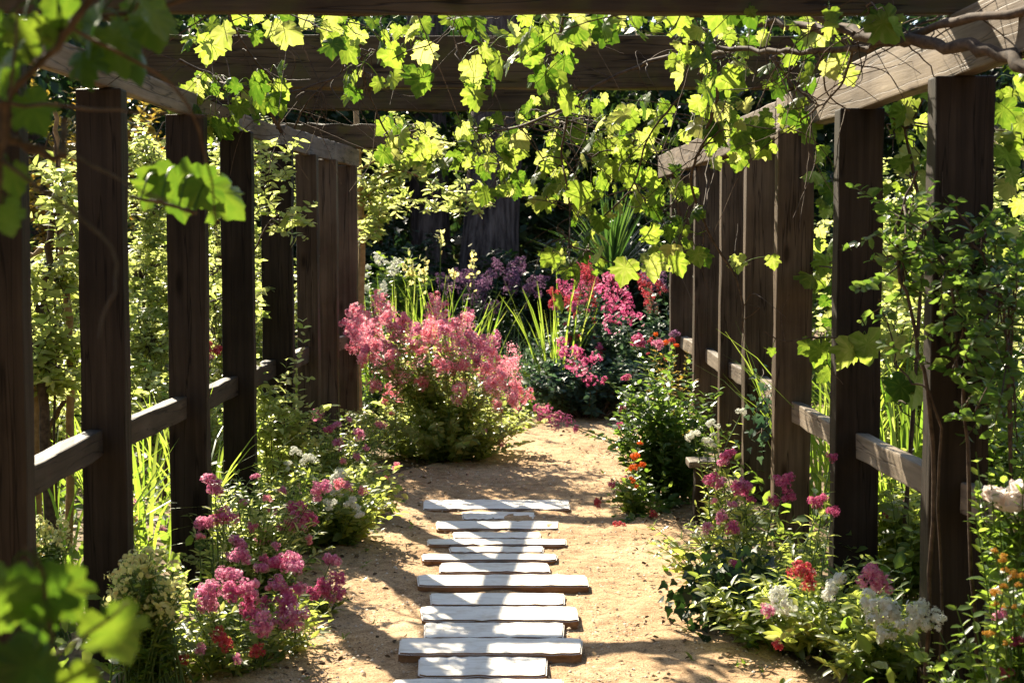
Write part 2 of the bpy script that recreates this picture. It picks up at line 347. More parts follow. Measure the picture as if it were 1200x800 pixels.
# ------------------------------------------------------------------ timber pieces
def timber(name, m, parent, p0, p1, wd, ht, up=(0, 0, 1), jit=.0025, seed=0, bev=.007, seg=9, taper=0):
    """a sawn timber from p0 to p1 (bottom-centre line), wd across, ht along 'up'"""
    rng = np.random.default_rng(seed); p0 = np.asarray(p0, float); p1 = np.asarray(p1, float)
    d = nrm(p1 - p0); upv = np.asarray(up, float); sd_ = nrm(np.cross(d, upv)); upv = np.cross(sd_, d)
    bm = bmesh.new(); rows = []
    for i in range(seg + 1):
        t = i / seg; c = p0 * (1 - t) + p1 * t; row = []
        for a, b in ((-.5, 0), (.5, 0), (.5, 1), (-.5, 1)):
            q = c + sd_ * a * wd + upv * b * ht + rng.normal(0, jit, 3) * (1 if 0 < i < seg else .6)
            row.append(bm.verts.new(q))
        rows.append(row)
    for i in range(seg):
        for k in range(4): bm.faces.new((rows[i][k], rows[i][(k + 1) % 4], rows[i + 1][(k + 1) % 4], rows[i + 1][k]))
    bm.faces.new(rows[0][::-1]); bm.faces.new(rows[-1])
    bmesh.ops.recalc_face_normals(bm, faces=bm.faces)
    es = [e for e in bm.edges if len(e.link_faces) == 2 and e.calc_face_angle(0) > .8]
    bmesh.ops.bevel(bm, geom=es, offset=bev, segments=2, affect='EDGES', profile=.6)
    me = bpy.data.meshes.new(name); bm.to_mesh(me); bm.free(); me.materials.append(m)
    return link(name, me, parent)

PZ, BL, BR = 2.02, .10, .2      # post tops, height of left beam, height of right beam
pergola = thing('pergola', 'dark weathered timber pergola of posts, rails, beams and rafters over the sandy path', 'pergola', (0, 6.5, 0))
lposts = [(-57, 20, 4.15), (88, 141, 5.35), (193, 238, 6.45), (257, 294, 7.43), (305, 341, 8.47), (346, 371, 9.45), (370.5, 394, 10.1), (393.5, 417, 10.9)]
rposts = [(1097, 1168, 4.93), (984, 1037, 6.16), (912, 955, 7.37), (875, 911, 8.75), (846, 874, 9.75), (815, 844, 11.0), (787, 813, 12.4)]
LP = []; RP = []
def mkpost(l, r, Y, dep, i, m=None):
    yt = 280 - 936 / Y
    a = at(l, yt, Y)[0]; b = at(r, yt, Y)[0]; c = (a + b) / 2
    p = timber('post', m or W_POST, pergola, (c, Y, -.08), (c, Y, PZ - .001 * (i % 3)), b - a, dep, up=(0, 1, 0), seed=i + 1, jit=.002)
    return (a, b, Y, dep, p)
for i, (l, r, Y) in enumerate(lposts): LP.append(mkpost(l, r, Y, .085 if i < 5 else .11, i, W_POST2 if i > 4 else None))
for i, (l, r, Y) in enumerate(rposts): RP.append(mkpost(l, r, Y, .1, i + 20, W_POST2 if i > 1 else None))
lin = lambda Y: at(50.6 + (280 - 936 / Y - 81) / .325, 280 - 936 / Y, Y)
rin = lambda Y: at(1009 + (280 - 936 / Y - 127) / -.345, 280 - 936 / Y, Y)
for k, Y in enumerate((2.9, 1.6, .3, -1.0, -2.3, -3.6)):       # unseen posts added past the camera to cut sky light on the visible timber
    for x in (lin(5)[0] - .1, rin(5)[0] + .1): timber('post', W_POST, pergola, (x, Y, -.08), (x, Y, PZ - .004), .17, .09, up=(0, 1, 0), seed=120 + k, jit=.002)
# iron bolt heads on the two far left posts
M_IRON = plain('worn_iron', (.35, .34, .32), .35); M_IRON.node_tree.nodes['Principled BSDF'].inputs['Metallic'].default_value = .8
for (px, py, k) in ((372.5, 389, 6), (396, 380, 7), (373, 300, 6)):
    P_ = LP[k]; q = at(px, py, P_[2] - .001)
    b = MB(); tube(b, [q, q + np.array((0, -.004, 0)), q + np.array((0, -.012, 0))], [.011, .010, .007], k=8); b.build('bolt', M_IRON, P_[4])
def beam(m, a, b, out, h, wd, seed):
    o = np.array((out * wd / 2, 0, .002)); timber('side_beam', m, pergola, a + o, b + o, wd, h, seed=seed, seg=24, jit=.003)
z2 = np.array((0, 0, 0))
beam(W_BEAM, np.array((lin(5)[0] - .25, -4, PZ)), lin(8.62), -1, BL, .045, 51)  # rear stretch is unseen, added along with the posts behind the camera
beam(W_BEAM, at(330, 174, 8.66) , at(421, 196.5, 11.2), -1, .13, .045, 52)
beam(W_BEAM, np.array((rin(5)[0] + .2, -4, PZ)), rin(7.9), 1, BR, .07, 53); beam(W_BEAM, rin(7.91), rin(13.2), 1, BR - .012, .066, 54)
for (Y, zb, h, xl, xr, th, sdn) in ((2.9, 2.225, .2, -2.1, 2.0, .06, 60), (.8, 2.225, .2, -2.1, 2.0, .06, 57), (-1.3, 2.225, .2, -2.1, 2.0, .06, 58), (-3.4, 2.225, .2, -2.1, 2.0, .06, 59), (5.0, 2.224, .2, -2.05, 1.95, .065, 61), (7.5, 2.226, .25, -2.0, 1.75, .07, 62), (8.6, 2.213, .13, -1.95, .27, .055, 63),  # those around and behind the camera are unseen, added to cut sky light
                                   (11.12, 2.152, .17, -1.75, -.57, .05, 65)):
    timber('rafter', W_RAFT, pergola, (xl, Y, zb), (xr, Y + .02, zb - .004), th, h, seed=sdn, seg=16, jit=.004)
# rails: pieces between neighbouring posts
for i in range(len(LP) - 3):
    a, b = LP[i], LP[i + 1]
    x0 = a[0] + .07; x1 = b[0] + .05
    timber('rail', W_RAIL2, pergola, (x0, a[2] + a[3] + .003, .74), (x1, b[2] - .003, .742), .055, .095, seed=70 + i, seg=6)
timber('rail', W_RAIL, pergola, (LP[6][0] + .05, 10.22, .73), (LP[7][0] + .06, 10.89, .73), .05, .09, seed=78, seg=4)
timber('rail', W_RAIL, pergola, (RP[0][1] + .2, 3.4, .61), (RP[0][1] - .07, 4.925, .615), .055, .1, seed=79, seg=6)
for i in range(len(RP) - 1):
    b, a = RP[i], RP[i + 1]
    timber('rail', W_RAIL, pergola, (b[1] - .085, b[2] + b[3] + .003, .615), (a[1] - .07, a[2] - .003, .618), .055, .1, seed=80 + i, seg=6)

# low capped post on the right of the path
c = gp(825, 8.05); st = thing('stub_post', 'short wooden stub post with a flat grey cap among the white flowers', 'post', c)
hz = at(825, 548, 8.05)[2]
timber('shaft', W_POST, st, (c[0] - .0, 8.05, -.05), (c[0], 8.05, hz), .10, .10, up=(0, 1, 0), seed=90, seg=4)
timber('cap', W_RAIL, st, (c[0] - .085, 8.1, hz + .003), (c[0] + .085, 8.1, hz + .003), .17, .035, seed=91, seg=3)

# ------------------------------------------------------------------ sleepers across the path
M_SLAB = noisemat('pale_sleeper', [(.28, (.56, .50, .42)), (.46, (.74, .69, .61)), (.72, (.82, .78, .71))], 5, .85, .35, .006, 8, .15, (1, 6, 6))
def _dirt():
    t = M_SLAB.node_tree; p = t.nodes['Principled BSDF']; src = p.inputs['Base Color'].links[0].from_socket
    tc = N(t, 'ShaderNodeTexCoord'); n = N(t, 'ShaderNodeTexNoise'); n.inputs['Scale'].default_value = 11; n.inputs['Detail'].default_value = 8; n.inputs['Roughness'].default_value = .7
    t.links.new(tc.outputs['Object'], n.inputs[0])
    c = mixc(t, ramp(t, n.outputs[0], [(.50, (0, 0, 0)), (.72, (.5, .5, .5))]), src, (.42, .31, .19)); t.links.new(c, p.inputs['Base Color'])
_dirt()
M_SLABSIDE = noisemat('sleeper_brown_side', [(.3, (.13, .07, .035)), (.6, (.30, .17, .085)), (.8, (.4, .27, .16))], 9, .9, .5, .006, 6, .1, (1, 5, 5))
slabs = [  # left px, right px, top-edge y, bottom-edge y, lift
 (461, 661, 794, 812, .012, 'pale sleeper in the foreground cut off by the bottom of the picture'),
 (490.5, 642, 768, 791, .014, 'short broad pale sleeper, nearest whole one at the front of the path'),
 (467, 682, 746.5, 765, .026, 'long raised pale sleeper with a tall shaded front edge, longest of the front ones'),
 (494.5, 661, 728.5, 746.5, .012, 'short pale sleeper with nail holes just behind the long raised front one'),
 (493, 677.5, 709.5, 726, .02, 'medium long pale sleeper, third behind the nearest whole one'),
 (503.6, 661.6, 694, 708, .012, 'short weathered sleeper right in front of the brown fronted wide one'),
 (489, 689.6, 672.5, 685.5, .026, 'widest pale sleeper midway along the path, with a brown front edge and ragged right end'),
 (515, 644, 658.5, 669.5, .012, 'narrow pale sleeper right behind the widest one'),
 (494.5, 652.5, 648, 655.5, .014, 'long thin sleeper in half shade, two behind the widest one'),
 (527.6, 637, 639.5, 646.5, .010, 'short shaded sleeper between two long thin ones midway up the path'),
 (499.6, 664, 630.5, 637.5, .012, 'long thin sleeper whose left end lies in shade by the left flowers'),
 (531.6, 633.6, 622.5, 630, .010, 'short pale sleeper at the bend where a branch shadow crosses'),
 (511, 655.5, 609.5, 619, .004, 'long sunlit sleeper half sunk in sand, third from the far end'),
 (542, 627, 599, 608, .002, 'shortest sunlit sleeper, sunk in sand second from the far end'),
 (496, 668, 585, 596, .003, 'wide glaring white sleeper at the far end of the row'),
]
for i, (l, r, yt, yb, lift, lab) in enumerate(slabs):
    rng = np.random.default_rng(200 + i)
    def onz(px, py, z):
        d = np.array((1.0, 0, 0)) * ((px - 600) / F) + UP * ((400 - py) / F) + FW
        return np.array((0, 0, EYE)) + d * ((z - EYE) / d[2])
    zt = .018 + lift
    A, B, C_, D_ = onz(l, yb, zt), onz(r, yb, zt), onz(r, yt, zt), onz(l, yt, zt)
    bm = bmesh.new(); n = 18; rows = []
    for k in range(n + 1):
        t = k / n; f = A * (1 - t) + B * t; b_ = D_ * (1 - t) + C_ * t
        e = rng.normal(0, .0012, 2); e[0] -= .0012 * math.sin(t * 5 + i); round_ = .012 if k in (0, n) else 0
        row = []
        for q, dz, dy in ((f, 0, e[0] + round_), (b_, 0, e[1] - round_), (b_, -.12, e[1]), (f, -.12, e[0] + rng.normal(0, .003))):
            row.append(bm.verts.new((q[0] + (rng.normal(0, .004) if k in (0, n) else 0), q[1] + dy, q[2] + dz + rng.normal(0, .001) - (.002 * abs(t - .5)))))
        rows.append(row)
    for k in range(n):
        for s in range(4): bm.faces.new((rows[k][s], rows[k + 1][s], rows[k + 1][(s + 1) % 4], rows[k][(s + 1) % 4]))
    bm.faces.new(rows[0]); bm.faces.new(rows[-1][::-1]); bmesh.ops.recalc_face_normals(bm, faces=bm.faces)
    bmesh.ops.bevel(bm, geom=[e for e in bm.edges if e.calc_face_angle(0) > .8], offset=.006, segments=2, affect='EDGES')
    bm.normal_update()
    for f_ in bm.faces: f_.material_index = 0 if f_.normal.z > .5 else 1  # upward faces pale, all other faces brown
    me = bpy.data.meshes.new('sleeper'); bm.to_mesh(me); bm.free(); me.materials.append(M_SLAB); me.materials.append(M_SLABSIDE)
    tag(link('sleeper', me), lab, 'sleeper', 'sleepers laid across the sandy path')

# gravel and litter lying on the sand (too many to count)
def gravel():
    rng = np.random.default_rng(8); b = MB(); n = 15000
    X = rng.uniform(-1.15, 1.05, n); Y = 4.9 + 8.5 * rng.random(n) ** 1.5; r = .0018 + .0062 * rng.random(n) ** 3
    tv = np.array([(1, 0, 0), (0, 1, 0), (-1, 0, 0), (0, -1, 0), (.1, .1, .8)], float); tl = np.array([0, 1, 4, 1, 2, 4, 2, 3, 4, 3, 0, 4]); tt = np.array([3] * 4)
    V = np.stack([X, Y, np.full(n, .012)], -1)[:, None] + r[:, None, None] * tv[None] * rng.uniform(.7, 1.3, (n, 5, 1))
    L = (tl[None] + (np.arange(n) * 5)[:, None]).reshape(-1); b.add(V.reshape(-1, 3), L, np.tile(tt, n), rng.random(n).repeat(4))
    m, t, p, o_ = mat('gravel'); a = N(t, 'ShaderNodeAttribute', attribute_name='tint')
    t.links.new(ramp(t, a.outputs['Fac'], [(0, (.12, .07, .04)), (.5, (.36, .25, .15)), (1, (.6, .5, .38))]), p.inputs['Base Color']); p.inputs['Roughness'].default_value = .9
    tag(b.build('gravel', m), kind='stuff', label='fine grit and pebbles scattered over the sandy path', cat='gravel')
    b = MB(); n = 1700; k = rng.random(n)
    X = np.where(k < .5, rng.normal(-.85, .26, n), rng.normal(.8, .26, n)); Y = rng.uniform(5, 12, n)
    D = nrm(np.stack([rng.normal(size=n), rng.normal(size=n), rng.normal(0, .2, n)], -1)); Nn = nrm(np.stack([rng.normal(0, .4, n), rng.normal(0, .4, n), np.ones(n)], -1))
    leaves(b, T_OVAL, np.stack([X, Y, np.full(n, .022)], -1), D, Nn, rng.uniform(.012, .035, n), rng.random(n))
    ml = leafmat('leaf_litter', [(.06, .035, .02), (.12, .07, .035), (.2, .13, .06)], [(.05, .03, .01)] * 3, .15, .9, .1)
    tag(b.build('leaf_litter', ml), kind='stuff', label='dry brown leaf litter along the path edges', cat='leaf litter')
gravel()

# ------------------------------------------------------------------ plant builders
def rnd_dir(rng, n, up=0.0):
    d = rng.normal(size=(n, 3)); d[:, 2] += up; return nrm(d)
def leaf_along(mb, tpl, pts, rng, step, size, start=.15, spread=1.0, tmean=.5, tsd=.22, pair=True, upn=.8):
    P = np.asarray(pts); seg = np.linalg.norm(np.diff(P, axis=0), axis=1); cum = np.concatenate([[0], np.cumsum(seg)]); Ln = cum[-1]
    s = np.arange(start * Ln, Ln, step)
    if len(s) == 0: return
    s = s + rng.normal(0, step * .15, len(s)); s = np.clip(s, 0, Ln)
    Q = np.stack([np.interp(s, cum, P[:, k]) for k in range(3)], -1)
    T = nrm(np.stack([np.interp(np.clip(s + .02, 0, Ln), cum, P[:, k]) for k in range(3)], -1) - np.stack([np.interp(np.clip(s - .02, 0, Ln), cum, P[:, k]) for k in range(3)], -1))
    for sgn in ((1, -1) if pair else (1,)):
        az = rng.uniform(0, 2 * math.pi, len(s)); R = np.stack([np.cos(az), np.sin(az), rng.normal(0, .25, len(s))], -1)
        if sgn < 0 : R = -prev + rng.normal(0, .25, R.shape)
        prev = R
        D = nrm(T * .55 + R * spread); Nn = nrm(np.cross(np.cross(D, T + rng.normal(0, .3, D.shape)), D) + np.array((0, 0, upn)) + rng.normal(0, .35, D.shape))
        leaves(mb, tpl, Q, D, Nn, size * rng.uniform(.65, 1.2, len(s)) * (1 - .35 * (s / Ln) ** 3), np.clip(rng.normal(tmean, tsd, len(s)), 0, 1))

HEADS = {}
def head_mesh(kind, v, tall=False):
    """valerian flower head: a lumpy dome of five petalled florets on little stalks"""
    key = (kind, v, tall)
    if key in HEADS: return HEADS[key]
    rng = np.random.default_rng(v * 31 + len(kind) * 7 + tall); b = MB()
    lumps = []
    nl = rng.integers(5, 8) + (5 if tall else 0)
    for i in range(nl):
        az = i * 2.4 + rng.uniform(-.4, .4)
        if tall: z = .1 + 1.6 * i / nl; rr = .42 * (1 - .55 * i / nl); c = np.array((rr * math.cos(az), rr * math.sin(az), z)); s = .30 * (1 - .35 * i / nl)
        else: rr = .30 * rng.uniform(.6, 1.15) if i else 0; c = np.array((rr * math.cos(az), rr * math.sin(az), .22 - .45 * rr + rng.uniform(-.05, .05))); s = .21 * rng.uniform(.8, 1.1)
        lumps.append((c, s))
    tv = [(0, 0, -.2)]; tl = []
    for q in range(5):
        a = q * 2 * math.pi / 5; tv += [(math.cos(a - .42) * .75, math.sin(a - .42) * .75, .05), (math.cos(a) * 1.1, math.sin(a) * 1.1, .0), (math.cos(a + .42) * .75, math.sin(a + .42) * .75, .05)]
        tl.append((0, 1 + q * 3, 2 + q * 3, 3 + q * 3))
    tpl = _tpl(tv, tl)
    for c, s in lumps:
        n = 40 if not tall else 30
        d = rnd_dir(rng, n, .55); P = c + d * s * rng.uniform(.65, 1.05, (n, 1))
        leaves(b, tpl, P, np.cross(d, rng.normal(size=(n, 3))), d + rng.normal(0, .3, d.shape), rng.uniform(.042, .064, n), np.clip(rng.normal(.5, .32, n), 0, 1))
        for q in P[:6]: tube(b, [c * .5 + np.array((0, 0, -.12 if not tall else c[2] * .4)), q], .008, .006, 3, .1, False)
    me_o = b.build('flower_head', FL[kind]); me = me_o.data; bpy.data.objects.remove(me_o)
    HEADS[key] = me; return me
def put_head(root, p, kind, s, rng, tilt=None, tall=False):
    o = bpy.data.objects.new('flower_head', head_mesh(kind, int(rng.integers(0, 4)), tall)); COL.objects.link(o)
    o.parent = root; o.location = Vector(p) - root.location
    t = Vector((rng.normal(0, .3), rng.normal(0, .3), 1)) if tilt is None else Vector(tilt)
    q = t.to_track_quat('Z', 'Y'); o.rotation_mode = 'QUATERNION'; o.rotation_quaternion = q @ Matrix.Rotation(rng.uniform(0, 6.28), 3, 'Z').to_quaternion()
    s *= 2.0; o.scale = (s, s, s * rng.uniform(.85, 1.1)); return o
def pl(mb_root, mb, name, m, smooth=False): return mb.build(name, m, mb_root, smooth)

def flower_clump(name, label, cat, base, heads, seed, n_extra=25, h=.5, r=.3, leafm=None, leafs=.065, tpl=None, group=None, step=.04, stem_r=.0028, tmean=.55, skew=(0, 0)):
    """stems from the base; those in `heads` (point, colour, scale[, tall]) end in a flower head, the others in leaves"""
    rng = np.random.default_rng(seed); leafm = leafm or L_VAL; tpl = tpl or T_LANCE
    root = thing(name, label, cat, base, group); base = np.asarray(base, float); sb = MB(); lb = MB(); done = []
    for hd in heads:
        p = np.asarray(hd[0], float); k = hd[1]; s = hd[2]; tall = len(hd) > 3 and hd[3]
        b0 = base + np.array((rng.normal(0, r * .2), rng.normal(0, r * .2), 0)); mid = b0 * .5 + p * .5; mid[:2] = b0[:2] * .62 + p[:2] * .38; mid[2] = p[2] * .6
        pts = smooth_path([b0, mid, p], 5); tube(sb, pts, stem_r * 1.3, stem_r * .7, 4)
        leaf_along(lb, tpl, pts[:-1], rng, step * 1.2, leafs, .12, tmean=tmean)
        t = nrm(pts[-1] - pts[-2]); done.append((p, k, s, t, tall))
    for i in range(n_extra):
        az = rng.uniform(0, 2 * math.pi); rr = r * math.sqrt(rng.random()); hh = h * rng.uniform(.45, 1.0) * (1 - .35 * (rr / r) ** 2)
        p = base + np.array((rr * math.cos(az) + skew[0] * rng.random(), rr * math.sin(az) + skew[1] * rng.random(), hh)); b0 = base + np.array((rr * .4 * math.cos(az), rr * .4 * math.sin(az), 0))
        mid = (b0 + p) / 2 + np.array((0, 0, hh * .15)); pts = smooth_path([b0, mid, p], 4); tube(sb, pts, stem_r, stem_r * .5, 3, ends=False)
        leaf_along(lb, tpl, pts, rng, step, leafs, .1, tmean=tmean)
    if sb.n: pl(root, sb, 'stem', M_STEM)
    if lb.n: pl(root, lb, 'foliage', leafm)
    for p, k, s, t, tall in done: put_head(root, p, k, s, rng, tuple(t + rng.normal(0, .25, 3) * np.array((1, 1, .3))), tall)
    return root

def shrub(name, label, cat, base, h, r, seed, n_stems=14, twigs=6, step=.035, leafs=.05, tpl=None, leafm=None, stemm=None, stem_r=.008, group=None, zmin=.12, tmean=.55, lean=(0, 0), ry=None, droop=0.0, parts=('stem', 'foliage')):
    rng = np.random.default_rng(seed); tpl = tpl or T_OVAL; leafm = leafm or L_FRESH; stemm = stemm or M_TWIG
    root = thing(name, label, cat, base, group); base = np.asarray(base, float); sb = MB(); lb = MB(); ry = ry or r
    for i in range(n_stems):
        az = rng.uniform(0, 2 * math.pi); q = math.sqrt(rng.random()); hh = h * rng.uniform(.55, 1.0) * (1 - .25 * q)
        tip = base + np.array((r * q * math.cos(az) + lean[0] * hh / h, ry * q * math.sin(az) + lean[1] * hh / h, hh))
        b0 = base + np.array((.22 * r * q * math.cos(az), .22 * ry * q * math.sin(az), 0)); mid = b0 * .5 + tip * .5 + rng.normal(0, .06 * h, 3); mid[2] = max(.05, mid[2] + .08 * h)
        tip[2] -= droop * q * h
        pts = smooth_path([b0, mid, tip], 6); tube(sb, pts, stem_r, stem_r * .3, 5)
        leaf_along(lb, tpl, pts, rng, step, leafs, max(zmin, .3), tmean=tmean)
        for k in range(twigs):
            a = rng.integers(3, len(pts) - 1); o = pts[a]
            d = rnd_dir(rng, 1, .35)[0]; Ln = h * rng.uniform(.12, .28); e = o + d * Ln; e[2] = max(e[2], .06)
            tw = smooth_path([o, o + d * Ln * .5 + rng.normal(0, .02, 3), e - np.array((0, 0, droop * Ln))], 3); tube(sb, tw, stem_r * .4, stem_r * .15, 3, ends=False)
            leaf_along(lb, tpl, tw, rng, step, leafs, .05, tmean=tmean)
    pl(root, sb, parts[0], stemm); pl(root, lb, parts[1], leafm); return root

def blades(name, label, cat, base, n, L, w0, seed, spread=.15, lean=.35, droop=.4, m=None, tmean=.5, group=None, part='blades', biasx=0, root=None):
    rng = np.random.default_rng(seed); root = root or thing(name, label, cat, base, group); b = MB(); base = np.asarray(base, float)
    for i in range(n):
        az = rng.uniform(0, 2 * math.pi); q = math.sqrt(rng.random()) * spread
        p = base + np.array((q * math.cos(az), q * math.sin(az), 0))
        blade(b, p, az + rng.normal(0, .5), L * rng.uniform(.6, 1.05), w0 * rng.uniform(.7, 1.1), lean * rng.uniform(.1, 1.0), droop * rng.uniform(.0, 1.0), rng, np.clip(rng.normal(tmean, .22), 0, 1), twist=rng.uniform(-1.2, 1.2))
    pl(root, b, part, m or L_BLADE); return root

def tree(name, label, base, trunk_r, trunk_h, cz, cr, ch, seed, n_clump=60, per=70, leafs=.16, leafm=None, bark=None, group=None, off=(0, 0), limbs=7, cat='tree'):
    rng = np.random.default_rng(seed); root = thing(name, label, cat, base, group); base = np.asarray(base, float); tb = MB(); lb = MB()
    top = base + np.array((off[0], off[1], trunk_h)); pts = smooth_path([base + np.array((0, 0, -.1)), base * .5 + top * .5 + np.array((rng.normal(0, .05 * trunk_h * .3), 0, 0)), top], 7)
    R = np.linspace(trunk_r, trunk_r * .55, len(pts)); R[0] *= 1.35; R[1] *= 1.12; tube(tb, pts, R, k=16)
    cen = base + np.array((off[0], off[1], cz)); cl = []
    for i in range(n_clump):
        d = rnd_dir(rng, 1)[0]; q = rng.random() ** .45; cl.append(cen + d * np.array((cr, cr, ch)) * q)
    for i in range(limbs):
        e = cl[i]; s = pts[-1 - int(rng.integers(0, max(1, len(pts) // 2)))]; tube(tb, smooth_path([s, (s + e) / 2 + np.array((0, 0, .2)), e], 4), trunk_r * .35, trunk_r * .08, 6)
    for c in cl:
        n = int(per * rng.uniform(.6, 1.3)); d = rng.normal(size=(n, 3)) * np.array((.16, .16, .12)) * cr; P = c + d; P[:, 2] = np.maximum(P[:, 2], .1)
        leaves(lb, T_CARD, P, rnd_dir(rng, n, -.3), rnd_dir(rng, n, .7), leafs * rng.uniform(.6, 1.3, n), np.clip(rng.normal(rng.uniform(.3, .7), .2, n), 0, 1))
    pl(root, tb, 'trunk', bark or M_BARK, True); pl(root, lb, 'crown', leafm or L_DARK); return root
T_SPEAR = oval(.2, .3, .28, .26, .62)

# ================================================================== PLANTS
A = lambda px, py, Y: at(px, py, Y)
def hd(px, py, Y, k, s=.05, tall=False, dY=0): return (at(px, py, Y + dY), k, s, tall)

# ---- far trees and dark shrubs (the shaded wood behind the garden)
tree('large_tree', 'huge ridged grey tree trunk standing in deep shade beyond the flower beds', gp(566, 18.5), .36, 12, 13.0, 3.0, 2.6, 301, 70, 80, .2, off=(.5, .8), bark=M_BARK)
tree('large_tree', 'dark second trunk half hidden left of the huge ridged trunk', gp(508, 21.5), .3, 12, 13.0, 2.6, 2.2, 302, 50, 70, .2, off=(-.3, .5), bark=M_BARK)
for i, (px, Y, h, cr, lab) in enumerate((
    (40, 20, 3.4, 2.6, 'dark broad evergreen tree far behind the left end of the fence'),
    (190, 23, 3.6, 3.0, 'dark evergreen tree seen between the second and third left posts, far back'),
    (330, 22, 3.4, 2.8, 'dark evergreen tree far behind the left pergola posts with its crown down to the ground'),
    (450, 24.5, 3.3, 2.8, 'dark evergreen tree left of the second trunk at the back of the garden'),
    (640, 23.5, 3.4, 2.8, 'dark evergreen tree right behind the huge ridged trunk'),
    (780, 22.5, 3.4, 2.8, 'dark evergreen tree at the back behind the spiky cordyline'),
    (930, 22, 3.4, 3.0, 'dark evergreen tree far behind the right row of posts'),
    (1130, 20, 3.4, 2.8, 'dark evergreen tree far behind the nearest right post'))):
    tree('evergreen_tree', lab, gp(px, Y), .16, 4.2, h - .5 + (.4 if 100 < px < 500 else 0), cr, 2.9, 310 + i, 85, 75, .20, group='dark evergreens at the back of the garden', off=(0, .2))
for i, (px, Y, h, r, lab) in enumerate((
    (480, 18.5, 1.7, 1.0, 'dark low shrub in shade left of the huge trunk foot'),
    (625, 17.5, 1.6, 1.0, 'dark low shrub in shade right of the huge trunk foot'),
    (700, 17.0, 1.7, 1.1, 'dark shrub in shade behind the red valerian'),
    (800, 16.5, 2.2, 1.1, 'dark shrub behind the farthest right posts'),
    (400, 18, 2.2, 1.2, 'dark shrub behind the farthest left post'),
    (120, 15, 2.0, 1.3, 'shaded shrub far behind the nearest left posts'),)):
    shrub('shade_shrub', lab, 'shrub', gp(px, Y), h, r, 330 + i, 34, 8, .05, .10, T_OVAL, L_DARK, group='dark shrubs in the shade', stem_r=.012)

# ---- planting at the end of the path
shrub('leafy_shrub', 'bright green leafy shrub standing in front of the dark wood left of the trunk', 'shrub', gp(466, 16), 1.55, .36, 351, 20, 5, .055, .10, T_OVAL, L_MID, stem_r=.006)
def iris(lab, px, Y, n, L, sp, seed, m=None, buds=0, lean=.3):
    r = blades('iris_clump', lab, 'iris', gp(px, Y), n, L, .016, seed, sp, lean, .25, m or L_BLADE, group='strap leaved clumps')
    if buds:
        rng = np.random.default_rng(seed); sb = MB(); fb = MB(); b = gp(px, Y)
        for i in range(buds):
            p = b + np.array((rng.uniform(-sp, sp) * 1.2, rng.uniform(-.1, .1), 0)); h = L * rng.uniform(.95, 1.25); e = p + np.array((rng.normal(0, .05), 0, h)); tube(sb, [p, (p + e) / 2, e], .006, .003, 4)
            fb = MB(); n_ = 14; P = e + rng.normal(size=(n_, 3)) * np.array((.018, .018, .07)) - np.array((0, 0, .05)); leaves(fb, T_OVAL, P, rnd_dir(rng, n_, .6), rnd_dir(rng, n_), .05, rng.random(n_)); pl(r, fb, 'spent_flower', L_PALE)
        pl(r, sb, 'stems', M_STEM)
    return r
iris('sunlit clump of upright iris leaves with faded cream flower spikes, behind the big pink bush', 480, 13.2, 100, 1.25, .36, 361, buds=4)
iris('iris clump with pale seed heads just right of the sunlit one, in half shade', 535, 13.8, 55, 1.2, .26, 362, buds=5)
iris('bright green fan of strap leaves lit among the red valerian', 655, 13.3, 46, 1.28, .11, 363, lean=.3)
blades('feather_grass', 'soft pale feathery grass tuft in the middle of the far bed', 'ornamental grass', gp(604, 13.6), 260, .85, .004, 364, .2, .5, .9, L_BLUE)
blades('feather_grass', 'small silvery grass tuft below the purple valerian', 'ornamental grass', gp(560, 13.4), 160, .6, .004, 365, .2, .5, .8, L_BLUE)
rngp = np.random.default_rng(41)
def cloud(px, py, rx, ry, Y, n, kinds, s, rng, tall=False, dY=.3):
    out = []
    for i in range(n):
        a = rng.uniform(0, 6.28); q = math.sqrt(rng.random()); out.append((at(px + rx * q * math.cos(a), py + ry * q * math.sin(a), Y + rng.uniform(-dY, dY)), str(rng.choice(kinds)), .75 * s * rng.uniform(.7, 1.2), tall and rng.random() < .6))
    return out
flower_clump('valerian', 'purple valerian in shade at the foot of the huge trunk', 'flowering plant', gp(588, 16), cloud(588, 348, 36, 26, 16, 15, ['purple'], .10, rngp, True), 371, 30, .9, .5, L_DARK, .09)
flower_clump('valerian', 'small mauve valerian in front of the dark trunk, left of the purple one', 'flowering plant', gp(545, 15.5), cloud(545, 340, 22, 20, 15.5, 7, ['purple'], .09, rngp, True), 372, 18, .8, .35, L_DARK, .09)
flower_clump('valerian', 'large red valerian in shade above a dark leafy mound where the path bends', 'flowering plant', gp(690, 13.6),
    cloud(672, 345, 30, 32, 13.5, 18, ['red', 'magenta'], .085, rngp, True) + cloud(695, 385, 36, 42, 13.3, 16, ['red', 'magenta', 'red'], .06, rngp), 373, 150, .95, .62, L_BLUE, .10, T_OVAL, step=.05)
flower_clump('valerian', 'dusky mauve valerian in shade beside the far right post', 'flowering plant', gp(762, 13.6), cloud(764, 345, 20, 26, 13.5, 8, ['purple', 'purple', 'red'], .075, rngp, True), 374, 40, .9, .4, L_BLUE, .09, T_OVAL)
flower_clump('valerian', 'pale white valerian tuft behind the thin sapling trunk', 'flowering plant', gp(438, 13.0), cloud(442, 325, 16, 30, 13, 8, ['white'], .06, rngp, True), 375, 20, .9, .25, L_BLUE, .07)
shrub('leafy_mound', 'dark leafy mound at the edge of the path bend under the red valerian', 'shrub', gp(690, 12.75), .58, .66, 376, 60, 5, .035, .075, T_OVAL, L_BLUE, ry=.4)
